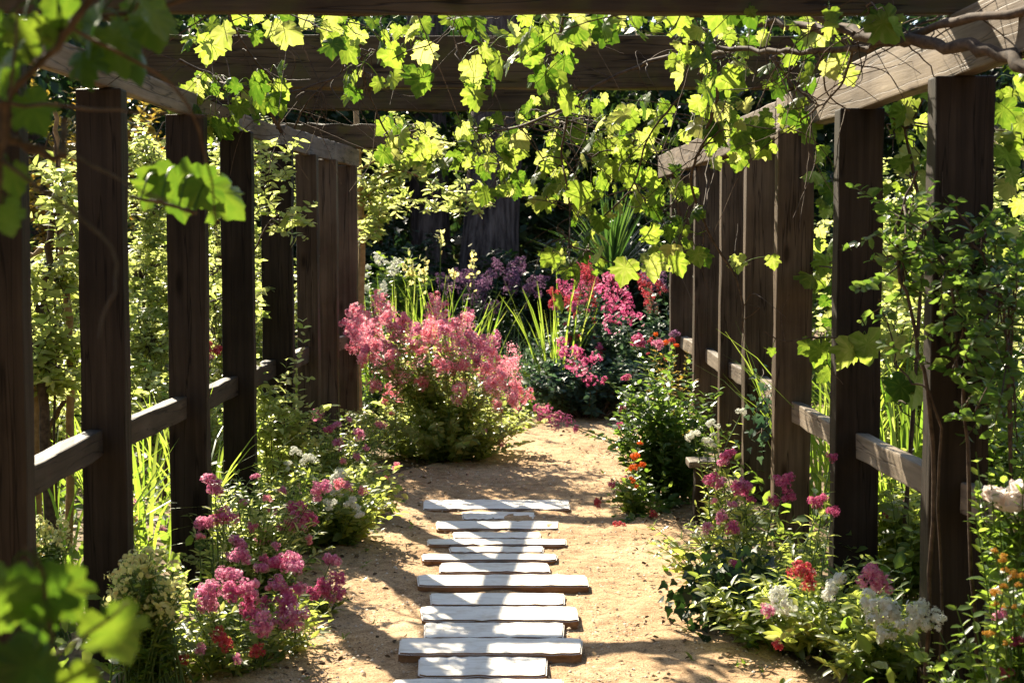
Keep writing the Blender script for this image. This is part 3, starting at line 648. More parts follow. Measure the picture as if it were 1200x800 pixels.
# spiky cordyline
cb = gp(716, 15.3); cr_ = thing('cordyline', 'tall spiky cordyline with a fan of narrow dark leaves behind the red valerian', 'cordyline', cb)
tb = MB(); tube(tb, smooth_path([cb, cb + np.array((.02, 0, .6)), cb + np.array((0, 0, 1.15))], 4), .07, .06, 10); pl(cr_, tb, 'trunk', M_BARK, True)
rng = np.random.default_rng(66); b = MB()
for i in range(150):
    az = rng.uniform(0, 6.28); blade(b, cb + np.array((0, 0, 1.1)), az, rng.uniform(.7, 1.05), .02, rng.uniform(.05, .95), rng.uniform(0, .25), rng, np.clip(rng.normal(.5, .25), 0, 1), twist=rng.uniform(-.4, .4))
pl(cr_, b, 'blades', L_FLAX)

# ---- the big pink bush
rng = np.random.default_rng(77); bb = gp(520, 10.5); hs = []
for i in range(98):
    px = rng.uniform(425, 606); top = 372 + 34 * ((px - 478) / 70) ** 2 * .35 + (8 if px < 440 else 0) + max(0, px - 540) * .45
    py = top + (abs(rng.normal(0, 1)) * 26 if i % 9 else rng.uniform(60, 135)); Yh = 10.4 + rng.uniform(-.45, .45); 
    hs.append((at(px, min(py, 520), Yh - .12), str(rng.choice(['pink', 'pink', 'pink', 'pink', 'rose'])), rng.uniform(.05, .072) * (1.0 if py < 480 else .5), rng.random() < .35))
big = flower_clump('valerian', 'big rounded pink valerian bush in full sun on the left of the path', 'flowering plant', bb, hs, 378, 120, .50, .76, L_FRESH, .07, T_OVAL, step=.035)
eb = MB(); rng = np.random.default_rng(78)      # the many small heads inside the mass of bloom
for i in range(120):
    px = rng.uniform(426, 610); py = rng.uniform(386, 455) + max(0, px - 540) * .3; c_ = at(px, py, 10.4 + rng.uniform(-.6, .5)); n_ = 34
    d = rnd_dir(rng, n_, .4); leaves(eb, T_CARD, c_ + d * .05 * rng.uniform(.4, 1, (n_, 1)), np.cross(d, rng.normal(size=(n_, 3))), d, rng.uniform(.012, .02, n_), rng.random(n_))
o = pl(big, eb, 'small_flower_heads', FL['pink']); o['kind'] = 'stuff'

# ---- thin sapling at the far left post with an overhanging lit branch
def sapling():
    b0 = gp(421, 11.7); r = thing('sapling', 'thin sapling trunk beside the farthest left post with a sunlit overhanging branch', 'tree', b0); tb = MB(); lb = MB(); rng = np.random.default_rng(91)
    trunk = smooth_path([b0, A(419, 420, 11.7), A(424, 300, 11.7), A(420, 190, 11.7), A(416, 100, 11.8)], 5); tube(tb, trunk, .035, .02, 8)
    for pts in ([(422, 230), (460, 200), (510, 215), (545, 235), (562, 252)], [(422, 260), (450, 235), (490, 235), (520, 245)], [(420, 200), (450, 185), (500, 180), (560, 190)], [(421, 215), (440, 250), (445, 270)], [(420, 180), (470, 165), (530, 170)], [(423, 250), (435, 225), (470, 215)]):
        q = smooth_path([A(x, y, 11.7 + k * .1 * (-1) ** len(pts)) for k, (x, y) in enumerate(pts)], 5); tube(tb, q, .010, .003, 5)
        leaf_along(lb, T_LANCE, q, rng, .03, .095, .05, upn=.2)
        for k in range(14):
            o = q[rng.integers(2, len(q))]; e = o + rnd_dir(rng, 1, -.1)[0] * rng.uniform(.12, .3); tw = smooth_path([o, (o + e) / 2 + np.array((0, 0, .03)), e], 3); tube(tb, tw, .004, .002, 3, ends=False); leaf_along(lb, T_LANCE, tw, rng, .03, .085, .05, upn=.2)
    pl(r, tb, 'trunk', M_TAN, True); pl(r, lb, 'foliage', L_FRESH)
sapling()

# ---- LEFT of the path, inside the posts
V = 'valerian'; FP = 'flowering plant'; GV = 'valerian along the path'
flower_clump(V, 'pink valerian with the largest low cluster of heads at the front left of the path', FP, gp(262, 5.3),
    [hd(*q, dY=-0.55) for q in ((268, 678, 5.75, 'rose', .058), (248, 696, 5.7, 'rose', .062), (272, 695, 5.65, 'magenta', .05), (296, 712, 5.7, 'magenta', .058), (282, 655, 5.9, 'rose', .045), (305, 732, 5.6, 'rose', .055), (244, 712, 5.7, 'rose', .045), (290, 690, 5.7, 'rose', .05),
      (300, 762, 5.6, 'red', .032), (256, 745, 5.6, 'red', .035), (262, 752, 5.55, 'red', .035), (236, 760, 5.5, 'rose', .026), (214, 772, 5.5, 'red', .026), (276, 772, 5.5, 'rose', .024))], 401, 75, .30, .38, None, .062, group=GV, skew=(-.15, 0))
flower_clump(V, 'pale rose valerian standing tall before the second left post', FP, gp(252, 5.65),
    [hd(*q, dY=-0.6) for q in ((247, 566, 6.3, 'rose', .05), (252, 578, 6.3, 'rose', .045), (262, 610, 6.3, 'magenta', .068), (240, 618, 6.25, 'rose', .05), (276, 638, 6.2, 'rose', .045), (272, 655, 6.2, 'rose', .035), (234, 630, 6.2, 'pink', .025))], 402, 10, .4, .18, None, .06, group=GV)
flower_clump(V, 'bright pink valerian whose heads hang over the sand, in front of the third left post', FP, gp(322, 5.55),
    [hd(*q, dY=-0.6) for q in ((338, 660, 6.1, 'rose', .06), (325, 665, 6.1, 'magenta', .05), (348, 668, 6.05, 'rose', .05), (328, 685, 6.0, 'rose', .045), (342, 695, 6.0, 'magenta', .055), (336, 712, 5.95, 'magenta', .055), (345, 722, 5.9, 'rose', .062), (330, 730, 5.9, 'rose', .045), (318, 690, 6, 'pink', .03), (306, 668, 6.1, 'rose', .035), (312, 706, 6.0, 'magenta', .03), (352, 690, 6.0, 'rose', .03))], 403, 34, .22, .26, None, .06, group=GV)
flower_clump(V, 'dusky pink valerian leaning farthest over the path on the left', FP, gp(368, 6.05),
    [hd(*q, dY=-0.55) for q in ((387, 660, 6.6, 'rose', .055), (392, 680, 6.55, 'magenta', .05), (378, 686, 6.5, 'magenta', .045), (396, 695, 6.5, 'magenta', .04), (368, 695, 6.5, 'magenta', .04), (384, 700, 6.5, 'rose', .035))], 404, 26, .16, .2, None, .055, group=GV)
flower_clump(V, 'magenta valerian with upright heads before the fourth left post', FP, gp(318, 7.2),
    [hd(*q, dY=-0.6) for q in ((342, 597, 7.2, 'magenta', .045), (352, 600, 7.2, 'magenta', .06), (345, 612, 7.15, 'rose', .06), (360, 608, 7.2, 'magenta', .05), (308, 630, 7.1, 'rose', .05), (377, 572, 7.3, 'rose', .05), (372, 580, 7.3, 'rose', .04), (328, 618, 7.2, 'rose', .03), (318, 600, 7.2, 'rose', .03), (362, 632, 7.1, 'pink', .025), (330, 575, 7.3, 'rose', .028))], 405, 95, .50, .38, None, .06, group=GV)
flower_clump(V, 'white flowered valerian in bright sun before the last left posts', FP, gp(380, 7.5),
    [hd(*q, dY=-0.6) for q in ((398, 560, 7.8, 'white', .05), (392, 575, 7.8, 'white', .045), (410, 590, 7.7, 'white', .045), (388, 590, 7.7, 'white', .04), (420, 600, 7.6, 'white', .035), (345, 530, 7.9, 'white', .035), (361, 540, 7.9, 'white', .045), (338, 545, 7.9, 'white', .03), (398, 567, 7.7, 'pink', .035), (425, 575, 7.7, 'pink', .03), (407, 570, 7.7, 'rose', .03))], 406, 110, .42, .40, L_VAL, .062, T_OVAL, group=GV)
flower_clump(V, 'small pink valerian tucked between the last left post and the big pink bush', FP, gp(395, 9.3),
    [hd(*q, dY=-0.3) for q in ((375, 486, 9.3, 'rose', .055), (387, 505, 9.3, 'magenta', .045), (420, 510, 9.2, 'rose', .05), (396, 520, 9.2, 'rose', .045), (418, 535, 9.1, 'rose', .03), (437, 545, 9.0, 'pink', .03), (408, 492, 9.2, 'rose', .028), (428, 525, 9.1, 'rose', .028), (402, 540, 9.1, 'pink', .025), (464, 546, 8.8, 'pink', .03), (452, 560, 8.7, 'pink', .025), (395, 500, 9.2, 'rose', .04))], 407, 110, .5, .42, L_VAL, .055, group=GV)
shrub('leafy_shrub', 'yellow green leafy shrub rising between the fourth and fifth left posts inside the fence', 'shrub', gp(322, 8.0), 1.0, .26, 408, 16, 5, .04, .06, T_OVAL, L_FRESH, stem_r=.004, zmin=.1)
shrub('leafy_shrub', 'low bright leafy shrub at the sand edge below the white valerian on the left', 'shrub', gp(428, 8.2), .34, .24, 409, 26, 4, .035, .055, T_OVAL, L_FRESH, stem_r=.003, zmin=.1)
flower_clump(V, 'loose leafy valerian with small scattered pink heads before the third left post', FP, gp(296, 6.5),
    [hd(*q) for q in ((300, 560, 6.5, 'rose', .03), (285, 590, 6.4, 'rose', .028), (312, 585, 6.4, 'pink', .026), (296, 618, 6.3, 'magenta', .03), (322, 640, 6.2, 'rose', .026), (284, 640, 6.2, 'rose', .03), (308, 655, 6.1, 'magenta', .026))], 411, 100, .5, .36, L_FRESH, .06, group=GV)
# euphorbia
def euphorbia(lab, px, py, Y, rx, ry, n, seed, h0, group='cream flowered spurge'):
    rng = np.random.default_rng(seed); base = gp(px, Y); r = thing('spurge', lab, 'flowering plant', base, group); sb = MB(); fb = MB(); lb = MB()
    for i in range(n):
        a = rng.uniform(0, 6.28); q = math.sqrt(rng.random()); c = at(px + rx * q * math.cos(a), py + ry * q * math.sin(a), Y + rng.uniform(-.18, .18))
        b0 = base + np.array((rng.normal(0, .05), rng.normal(0, .05), 0)); pts = smooth_path([b0, (b0 * .45 + c * .55) + np.array((0, 0, .05)), c], 4); tube(sb, pts, .004, .002, 4)
        leaf_along(lb, T_LANCE, pts, rng, .03, .05, .3)
        k = 9; d = rnd_dir(rng, k, .3); P = c + d * .022; leaves(fb, T_ROUND, P, np.cross(d, rng.normal(size=(k, 3))), d, rng.uniform(.014, .024, k), np.clip(rng.normal(.4, .3, k), 0, 1))
    pl(r, sb, 'stem', M_STEM); pl(r, lb, 'foliage', L_MID); pl(r, fb, 'flowers', L_PALE)
euphorbia('cream and yellow spurge in front of the second left post, lower left of the picture', 172, 695, 4.9, 44, 50, 120, 421, 0)
euphorbia('pale cream spurge behind the nearest left rail', 50, 628, 5.6, 34, 26, 50, 422, 0)
blades('day_lily', 'arching strap leaves between the second and third left posts, one leaf crossing a post', 'strap leaved plant', gp(178, 6.9), 30, .9, .014, 431, .24, .5, .5, L_BLADE, group='strap leaved clumps left of the fence')
blades('day_lily', 'clump of arching strap leaves behind the nearest left rail', 'strap leaved plant', gp(60, 6.4), 45, .85, .013, 432, .32, .55, .6, L_BLADE, group='strap leaved clumps left of the fence')
blades('day_lily', 'narrow clump of strap leaves between the third and fourth left posts', 'strap leaved plant', gp(248, 7.9), 22, .8, .013, 433, .18, .4, .4, L_BLADE, group='strap leaved clumps left of the fence')
blades('day_lily', 'tall strap leaves behind the fence just left of the third post, farther back', 'strap leaved plant', gp(165, 8.6), 45, .9, .013, 434, .35, .4, .4, L_BLADE, group='strap leaved clumps left of the fence')

# ---- LEFT, outside the fence
G1 = 'sunlit shrubs outside the left fence'
def many_stem(lab, stems, clusters, seed, leafs, name='young_tree', group=None, mats=None, tpl=None, per=26, lm=None):
    rng = np.random.default_rng(seed); base = gp(stems[0][0][0], stems[0][0][2]); r = thing(name, lab, 'tree', base, group); lb = MB(); SP = []
    for i, st_ in enumerate(stems):
        tb = MB(); P = [gp(st_[0][0], st_[0][2])] + [A(*q) for q in st_[1:-1]]; rad = st_[-1]; q = smooth_path(P, 6, .006, rng); tube(tb, q, rad, rad * .45, 8)
        pl(r, tb, 'stem', (mats or [M_TAN])[i % len(mats or [M_TAN])], True); SP.append(q)
    tw = MB(); SP = np.concatenate(SP)
    for (x, y, Y, rx, ry, n) in clusters:
        cc = A(x, y, Y); c0 = SP[np.argmin(((SP - cc) ** 2).sum(1))]; br = smooth_path([c0, (c0 + cc) / 2 + np.array((0, 0, .04)), cc], 4); tube(tw, br, .006, .003, 4)
        for k in range(n):
            a = rng.uniform(0, 6.28); q = math.sqrt(rng.random()); c = A(x + rx * q * math.cos(a), y + ry * q * math.sin(a), Y + rng.uniform(-.3, .3))
            e = c + rnd_dir(rng, 1, .1)[0] * rng.uniform(.08, .22); s = smooth_path([br[int(rng.integers(2, len(br)))], c * .8 + cc * .2, c, e], 3); tube(tw, s, .0035, .0015, 3, ends=False)
            leaf_along(lb, tpl or T_OVAL, s[4:], rng, .026, leafs, 0, upn=.3)
    pl(r, tw, 'twigs', M_TWIG); pl(r, lb, 'foliage', lm or L_FRESH); return r
many_stem('young tree with tan and dark crooked stems behind the nearest left rail', [
    [(38, 620, 6.6), (40, 480, 6.6), (28, 410, 6.6), .035], [(64, 600, 6.5), (52, 480, 6.5), (44, 380, 6.5), (58, 290, 6.5), (66, 230, 6.5), .026],
    [(82, 600, 6.7), (83, 400, 6.7), (70, 300, 6.7), (67, 190, 6.7), (66, 120, 6.7), .02], [(20, 560, 6.7), (18, 340, 6.7), (45, 295, 6.7), (86, 272, 6.7), .02],
    [(30, 600, 6.8), (60, 500, 6.8), (86, 460, 6.8), .018], [(66, 600, 6.6), (67, 200, 6.6), (50, 180, 6.6), (20, 195, 6.6), .006]],
    [(70, 215, 6.6, 20, 40, 14), (40, 350, 6.6, 30, 40, 26), (70, 340, 6.6, 20, 30, 14), (60, 430, 6.5, 34, 40, 40), (30, 420, 6.7, 24, 40, 20), (78, 280, 6.6, 16, 30, 12)], 441, .075, mats=[M_TAN, M_TWIG, M_TAN, M_TAN, M_TWIG, M_TWIG], tpl=T_SPEAR)
many_stem('honeysuckle like shrub climbing between the third and fourth left posts up to the beam', [
    [(262, 600, 11.0), (268, 400, 10.6), (278, 260, 9.4), (300, 180, 8.0), .014], [(280, 600, 12), (285, 420, 12), (250, 330, 11.8), (240, 230, 12), .014], [(320, 600, 12.2), (318, 300, 12.2), (330, 210, 12.2), .014], [(190, 420, 8.3), (215, 385, 8.2), (250, 345, 8.1), (300, 290, 8.1), .012]],
    [(300, 180, 12.2, 44, 36, 50), (320, 225, 12.2, 40, 36, 50), (265, 235, 12, 34, 50, 50), (262, 310, 11.6, 34, 40, 50), (298, 300, 12.0, 30, 40, 44), (252, 380, 11.2, 24, 40, 40), (330, 250, 8.0, 22, 26, 8), (285, 220, 7.8, 34, 50, 14), (270, 320, 7.9, 26, 40, 8), (320, 190, 8.0, 26, 26, 8), (310, 350, 8.6, 10, 24, 8)], 442, .065, 'climbing_shrub', mats=[M_TWIG], tpl=T_SPEAR)
many_stem('sunlit shrub with pale leaf tips between the second and third left posts', [
    [(165, 560, 11), (172, 400, 11), (160, 300, 11), (180, 200, 11), .016], [(150, 560, 11), (190, 400, 11), (235, 330, 11), .014], [(185, 560, 11), (150, 380, 11), (140, 260, 11), .014], [(160, 560, 11), (165, 300, 11), (185, 160, 11), (200, 140, 11), .01]],
    [(170, 190, 11.0, 24, 34, 44), (172, 260, 11.0, 30, 40, 56), (172, 330, 11.0, 32, 44, 60), (170, 405, 10.6, 34, 44, 70), (165, 470, 10.2, 36, 36, 50), (205, 370, 11, 30, 50, 50)], 443, .07, 'climbing_shrub', mats=[M_TWIG], tpl=T_SPEAR)
for i, (x, y_, h, r, n, m, lf, lab) in enumerate((
    (-3.3, 8.6, 1.1, .75, 40, L_FRESH, .085, 'low sunlit shrub outside the fence behind the two nearest left posts'),
    (-2.85, 9.6, .9, .6, 34, L_FRESH, .075, 'low sunlit shrub outside the fence behind the second and third left posts'),
    (-2.55, 11.2, .95, .6, 34, L_FRESH, .075, 'sunlit shrub outside the fence behind the fourth left post'),
    (-4.6, 11.5, 1.7, 1.0, 46, L_FRESH, .09, 'broad mid green shrub well behind the nearest left posts'),
    (-3.6, 12.6, 1.8, .9, 46, L_FRESH, .085, 'tall sunlit shrub well behind the second and third left posts'),
    (-2.3, 13.4, 1.7, .7, 40, L_FRESH, .085, 'mid green shrub behind the fence near the last left posts'),
    (-5.9, 14.5, 3.9, 1.3, 50, L_GOLD, .11, 'tall autumn tinted shrub high behind the nearest left post'),
    (-4.4, 16.5, 3.6, 1.2, 44, L_GOLD, .11, 'golden leaved shrub high behind the second left post'))):
    shrub('leafy_shrub', lab, 'shrub', (x, y_, 0), h, r, 450 + i, int(n * .7), 6, .055, lf, T_OVAL, m, group=G1, zmin=.1)
flower_clump('geranium', 'red geranium glimpsed between the third and fourth left posts', FP, gp(243, 9.0), [hd(*q) for q in ((243, 408, 9, 'red', .05), (250, 414, 9, 'red', .045), (242, 420, 9, 'pink', .05), (256, 410, 9.1, 'red', .04), (240, 430, 9, 'pink', .04))], 461, 25, .7, .22, L_FRESH, .07, T_ROUND)
flower_clump(V, 'pink valerian outside the fence beyond the second left post', FP, gp(150, 6.9), [hd(*q) for q in ((152, 590, 6.9, 'rose', .045), (150, 605, 6.9, 'magenta', .04), (156, 612, 6.9, 'pink', .05), (190, 622, 6.8, 'rose', .03))], 462, 12, .5, .15, None, .06)

# ---- RIGHT of the path
flower_clump(V, 'white valerian with three round heads above the stub post', FP, gp(838, 7.6), [hd(*q, dY=-0.3) for q in ((813, 511, 7.9, 'white', .042), (834, 499, 7.9, 'white', .042), (828, 519, 7.85, 'white', .036), (836, 510, 7.85, 'white', .02), (869, 484, 8.0, 'white', .032), (836, 523, 7.85, 'white', .022))], 501, 10, .4, .15, None, .055, group=GV)
flower_clump(V, 'magenta valerian with many round heads in front of the third right post', FP, gp(868, 6.45),
    [hd(*q, dY=-0.8) for q in ((855, 535, 7.3, 'magenta', .048), (848, 545, 7.3, 'rose', .038), (834, 565, 7.2, 'magenta', .05), (846, 568, 7.2, 'rose', .04), (862, 576, 7.1, 'magenta', .055), (872, 570, 7.1, 'rose', .04), (880, 586, 7.1, 'magenta', .025), (848, 606, 7.0, 'rose', .042), (830, 620, 7.0, 'rose', .038), (860, 620, 6.95, 'magenta', .042), (858, 592, 7, 'rose', .025), (838, 588, 7, 'pink', .022), (905, 588, 7.0, 'magenta', .034), (920, 566, 7.0, 'magenta', .055), (922, 582, 7.0, 'magenta', .042), (866, 662, 6.7, 'magenta', .045), (860, 674, 6.7, 'magenta', .03), (863, 710, 6.5, 'rose', .034))], 502, 80, .38, .42, L_VAL, .068, T_LANCE, group=GV)
flower_clump(V, 'low yellow green valerian foliage with one red head before the second right post', FP, gp(935, 5.6),
    [hd(*q, dY=-0.8) for q in ((940, 672, 6.0, 'red', .05), (948, 684, 6.0, 'red', .035), (911, 705, 5.9, 'white', .055), (900, 715, 5.85, 'rose', .03), (912, 755, 5.6, 'red', .022), (925, 712, 5.9, 'white', .035), (955, 592, 6.6, 'magenta', .04), (964, 586, 6.6, 'magenta', .03), (976, 600, 6.6, 'magenta', .032), (975, 602, 6.5, 'magenta', .03), (974, 537, 6.8, 'magenta', .032))], 503, 95, .42, .42, L_VAL, .075, T_LANCE, group=GV)
flower_clump(V, 'white valerian with big round heads between the two nearest right posts', FP, gp(1045, 5.2),
    [hd(*q, dY=-0.5) for q in ((980, 688, 5.5, 'white', .055), (1030, 712, 5.3, 'white', .07), (1042, 722, 5.3, 'white', .05), (1036, 742, 5.25, 'white', .04), (1080, 722, 5.2, 'white', .06), (1065, 728, 5.2, 'white', .045), (1102, 728, 5.1, 'white', .03), (1018, 676, 5.4, 'rose', .06), (1034, 685, 5.4, 'rose', .045))], 504, 85, .32, .38, L_VAL, .075, T_LANCE, group=GV)
flower_clump(V, 'dark pink valerian behind the right rail between the two nearest posts', FP, gp(1062, 6.3), [hd(*q) for q in ((1045, 600, 6.4, 'magenta', .045), (1056, 592, 6.4, 'magenta', .04), (1040, 610, 6.4, 'rose', .04), (1070, 590, 6.4, 'white', .05), (1050, 595, 6.3, 'white', .04), (1085, 600, 6.3, 'white', .05))], 505, 60, .7, .35, L_VAL, .075, T_OVAL)
# the bushy mound with leaning red spikes
flower_clump(V, 'leafy valerian by the farther right posts with red spikes leaning left over the path', FP, gp(782, 8.8),
    [hd(734, 384, 8.6, 'magenta', .10, True), hd(748, 402, 8.7, 'magenta', .06), hd(700, 436, 8.6, 'magenta', .08, True), hd(710, 446, 8.9, 'magenta', .035), hd(734, 444, 8.8, 'magenta', .04), hd(666, 496, 8.7, 'magenta', .065, True), hd(677, 503, 8.8, 'magenta', .035), hd(727, 500, 8.7, 'magenta', .032), hd(730, 480, 8.7, 'magenta', .028), hd(718, 567, 8.4, 'magenta', .032), hd(731, 562, 8.5, 'magenta', .026), hd(702, 588, 8.2, 'red', .036), hd(726, 617, 7.9, 'red', .04), hd(765, 601, 8.1, 'red', .034), hd(770, 405, 9.3, 'rose', .05), hd(790, 392, 9.5, 'purple', .04)], 506, 85, .88, .38, L_CLIMB, .07, T_OVAL, step=.035, stem_r=.0035)
flower_clump('wallflower', 'small plant with orange flowers at the foot of the leafy valerian on the right', FP, gp(748, 8.35), [hd(*q, dY=-0.15) for q in ((745, 536, 8.4, 'orange', 0.036), (742, 550, 8.4, 'orange', 0.032), (752, 545, 8.4, 'orange', 0.025), (740, 562, 8.35, 'orange', 0.022), (750, 520, 8.5, 'orange', 0.019), (746, 570, 8.3, 'orange', 0.017))], 507, 26, .3, .2, L_MID, .055, T_OVAL)
flower_clump('montbretia', 'rusty orange leaved tuft against the farthest right post', FP, gp(782, 9.6), cloud(775, 410, 18, 18, 9.6, 10, ['orange', 'red'], .03, rngp), 508, 30, .95, .2, L_GOLD, .05, T_LANCE)
# ivy
def ivy(lab, pts_list, seed, n, leafs, Y, sp, name='ivy', m=None):
    rng = np.random.default_rng(seed); base = np.array(pts_list[0][0], float); r = thing(name, lab, 'ivy', base); sb = MB(); lb = MB()
    for P in pts_list:
        q = smooth_path(P, 6, .01, rng); tube(sb, q, .004, .002, 4); idx = rng.integers(0, len(q), n); PP = q[idx] + rng.normal(size=(n, 3)) * sp
        PP[:, 2] = np.maximum(PP[:, 2], .03)
        D = rnd_dir(rng, n, -.8); Nn = nrm(np.stack([rng.normal(0, .5, n), -np.abs(rng.normal(.8, .3, n)), np.abs(rng.normal(.6, .3, n))], -1)); leaves(lb, T_IVY, PP, D, Nn, leafs * rng.uniform(.6, 1.2, n), np.clip(rng.normal(.4, .25, n), 0, 1))
    pl(r, sb, 'stem', M_TWIG); pl(r, lb, 'foliage', m or L_BLUE)
ivy('small leaved ivy hanging down the face of the fourth right post', [[A(893, 520, 7.5), A(890, 480, 7.6), A(897, 455, 7.7), A(893, 430, 8.2)], [A(880, 510, 7.5), A(896, 500, 7.5), A(905, 470, 7.6)]], 521, 34, .045, 7.5, .03)
c0 = gp(848, 5.85); c0[2] = .02
ivy('dark glossy ivy mound in shade at the right edge of the sand', [[c0, c0 + np.array((dx * .8, dy * .8, .12 + .05 * (k % 3))), c0 + np.array((dx * 1.3, dy * 1.3, .08 + .08 * (k % 2)))] for k, (dx, dy) in enumerate(((-.12, 0), (.0, .12), (.1, -.02), (.16, .1), (-.06, -.12), (.05, -.1), (.18, -.08)))], 522, 90, .05, 6.3, .05, m=L_DARK)
# shrubs outside the right posts
G2 = 'shrubs outside the right posts'
for i, (x, y_, h, r, n, m, lf, lab) in enumerate((
    (2.35, 6.6, 1.0, .42, 40, L_MID, .08, 'leafy shrub low behind the right rail, between the two nearest right posts'),
    (2.35, 8.4, 1.5, .5, 40, L_FRESH, .08, 'leafy shrub behind the second and third right posts'),
    (2.9, 10.4, 2.0, .7, 44, L_FRESH, .085, 'bright leafy shrub farther behind the third right post'),
    (4.0, 9.2, 2.4, .9, 50, L_FRESH, .09, 'tall bright shrub far outside the two nearest right posts'),
    (3.6, 13.0, 2.6, 1.0, 46, L_FRESH, .09, 'tall shrub far outside behind the middle right posts'),
    (5.6, 12.5, 3.6, 1.3, 54, L_MID, .11, 'tallest shrub far outside at the right edge of the picture'),
    (2.2, 13.2, 1.6, .6, 40, L_MID, .085, 'mid green shrub beside the farthest right post'))):
    shrub('leafy_shrub', lab, 'shrub', (x, y_, 0), h, r, 530 + i, int(n * .8), 6, .05, lf, T_OVAL, m, group=G2)
blades('day_lily', 'strap leaves behind the right rail between the two nearest right posts', 'strap leaved plant', gp(1068, 7.4), 110, 1.25, .016, 541, .34, .35, .35, L_BLADE, tmean=.4)
blades('day_lily', 'strap leaves behind the right rail next to the third right post', 'strap leaved plant', gp(968, 8.2), 60, 1.1, .014, 542, .2, .35, .35, L_BLADE, tmean=.4)
many_stem('small leaved climber scrambling over the nearest right post', [
    [(1085, 720, 4.75), (1092, 520, 4.7), (1070, 380, 4.75), (1050, 280, 4.75), (1075, 200, 4.75), .008], [(1150, 760, 4.7), (1130, 520, 4.65), (1120, 380, 4.65), (1095, 290, 4.7), (1040, 300, 4.8), .007], [(1190, 760, 4.7), (1180, 400, 4.65), (1150, 300, 4.65), (1120, 240, 4.65), .007], [(1100, 740, 4.8), (1100, 500, 4.7), (1060, 440, 4.75), (1030, 350, 4.85), .005]],
    [(1065, 260, 4.7, 36, 34, 9), (1055, 310, 4.75, 30, 30, 7), (1110, 320, 4.65, 30, 44, 11), (1140, 410, 4.65, 36, 44, 13), (1165, 360, 4.62, 28, 60, 14), (1155, 280, 4.65, 26, 40, 6), (1170, 470, 4.65, 24, 34, 7), (1080, 280, 4.65, 30, 50, 5), (1060, 330, 4.8, 10, 20, 3), (1150, 480, 4.62, 16, 12, 3), (1185, 420, 4.7, 18, 120, 14)], 551, .05, 'climber', mats=[M_TWIG], lm=L_CLIMB)
def rose_bush():
    base = gp(1185, 4.55); r = thing('rose_bush', 'blush white roses with dark leaves in front of the right rail at the picture edge', 'rose', base); sb = MB(); lb = MB(); rng = np.random.default_rng(561)
    for (x, y, s) in ((1165, 582, .032), (1184, 592, .042), (1197, 575, .036), (1160, 575, .018), (1200, 590, .03)):
        p = A(x, y, 4.5); q = smooth_path([base, base * .4 + p * .6 + np.array((.05, 0, .1)), p], 5); tube(sb, q, .005, .003, 5); leaf_along(lb, T_ROUND, q[3:], rng, .05, .06, .1)
        b = MB()
        for ring, (k, el, rad, sz) in enumerate(((5, 1.25, .25, .75), (6, .75, .5, .95), (8, .3, .7, 1.1), (8, -.15, .75, 1.1))):
            az = np.arange(k) * 2 * math.pi / k + ring * .7; ce, se = math.cos(el), math.sin(el)
            out = np.stack([np.cos(az) * ce, np.sin(az) * ce, np.full(k, se)], -1); upd = np.stack([-np.cos(az) * se, -np.sin(az) * se, np.full(k, ce)], -1)
            P = p + s * (out * rad * .8 - upd * .35); leaves(b, oval(.5, -.12, .18, .35, .8), P, upd + out * (.25 + .12 * ring), -out, s * sz, rng.random(k))
        pl(r, b, 'bloom', FL['blush'])
    for i in range(26):
        p = A(rng.uniform(1140, 1215), rng.uniform(525, 640), 4.5 + rng.uniform(-.1, .25)); q = smooth_path([base, base * .4 + p * .6, p], 4); tube(sb, q, .003, .002, 3); leaf_along(lb, T_OVAL, q, rng, .04, .055, .5)
    pl(r, sb, 'stem', M_STEM); pl(r, lb, 'foliage', L_MID)
rose_bush()
flower_clump('marguerite', 'amber and orange flowered plant at the lower right corner, close to the camera', FP, gp(1195, 4.0), cloud(1178, 700, 34, 60, 4.0, 26, ['yellow'], .018, rngp, False, .15) + [hd(1192, 755, 3.95, 'magenta', .03), hd(1180, 790, 3.95, 'magenta', .03), hd(1175, 725, 3.95, 'rose', .03)], 571, 60, .62, .28, L_MID, .055, T_OVAL)

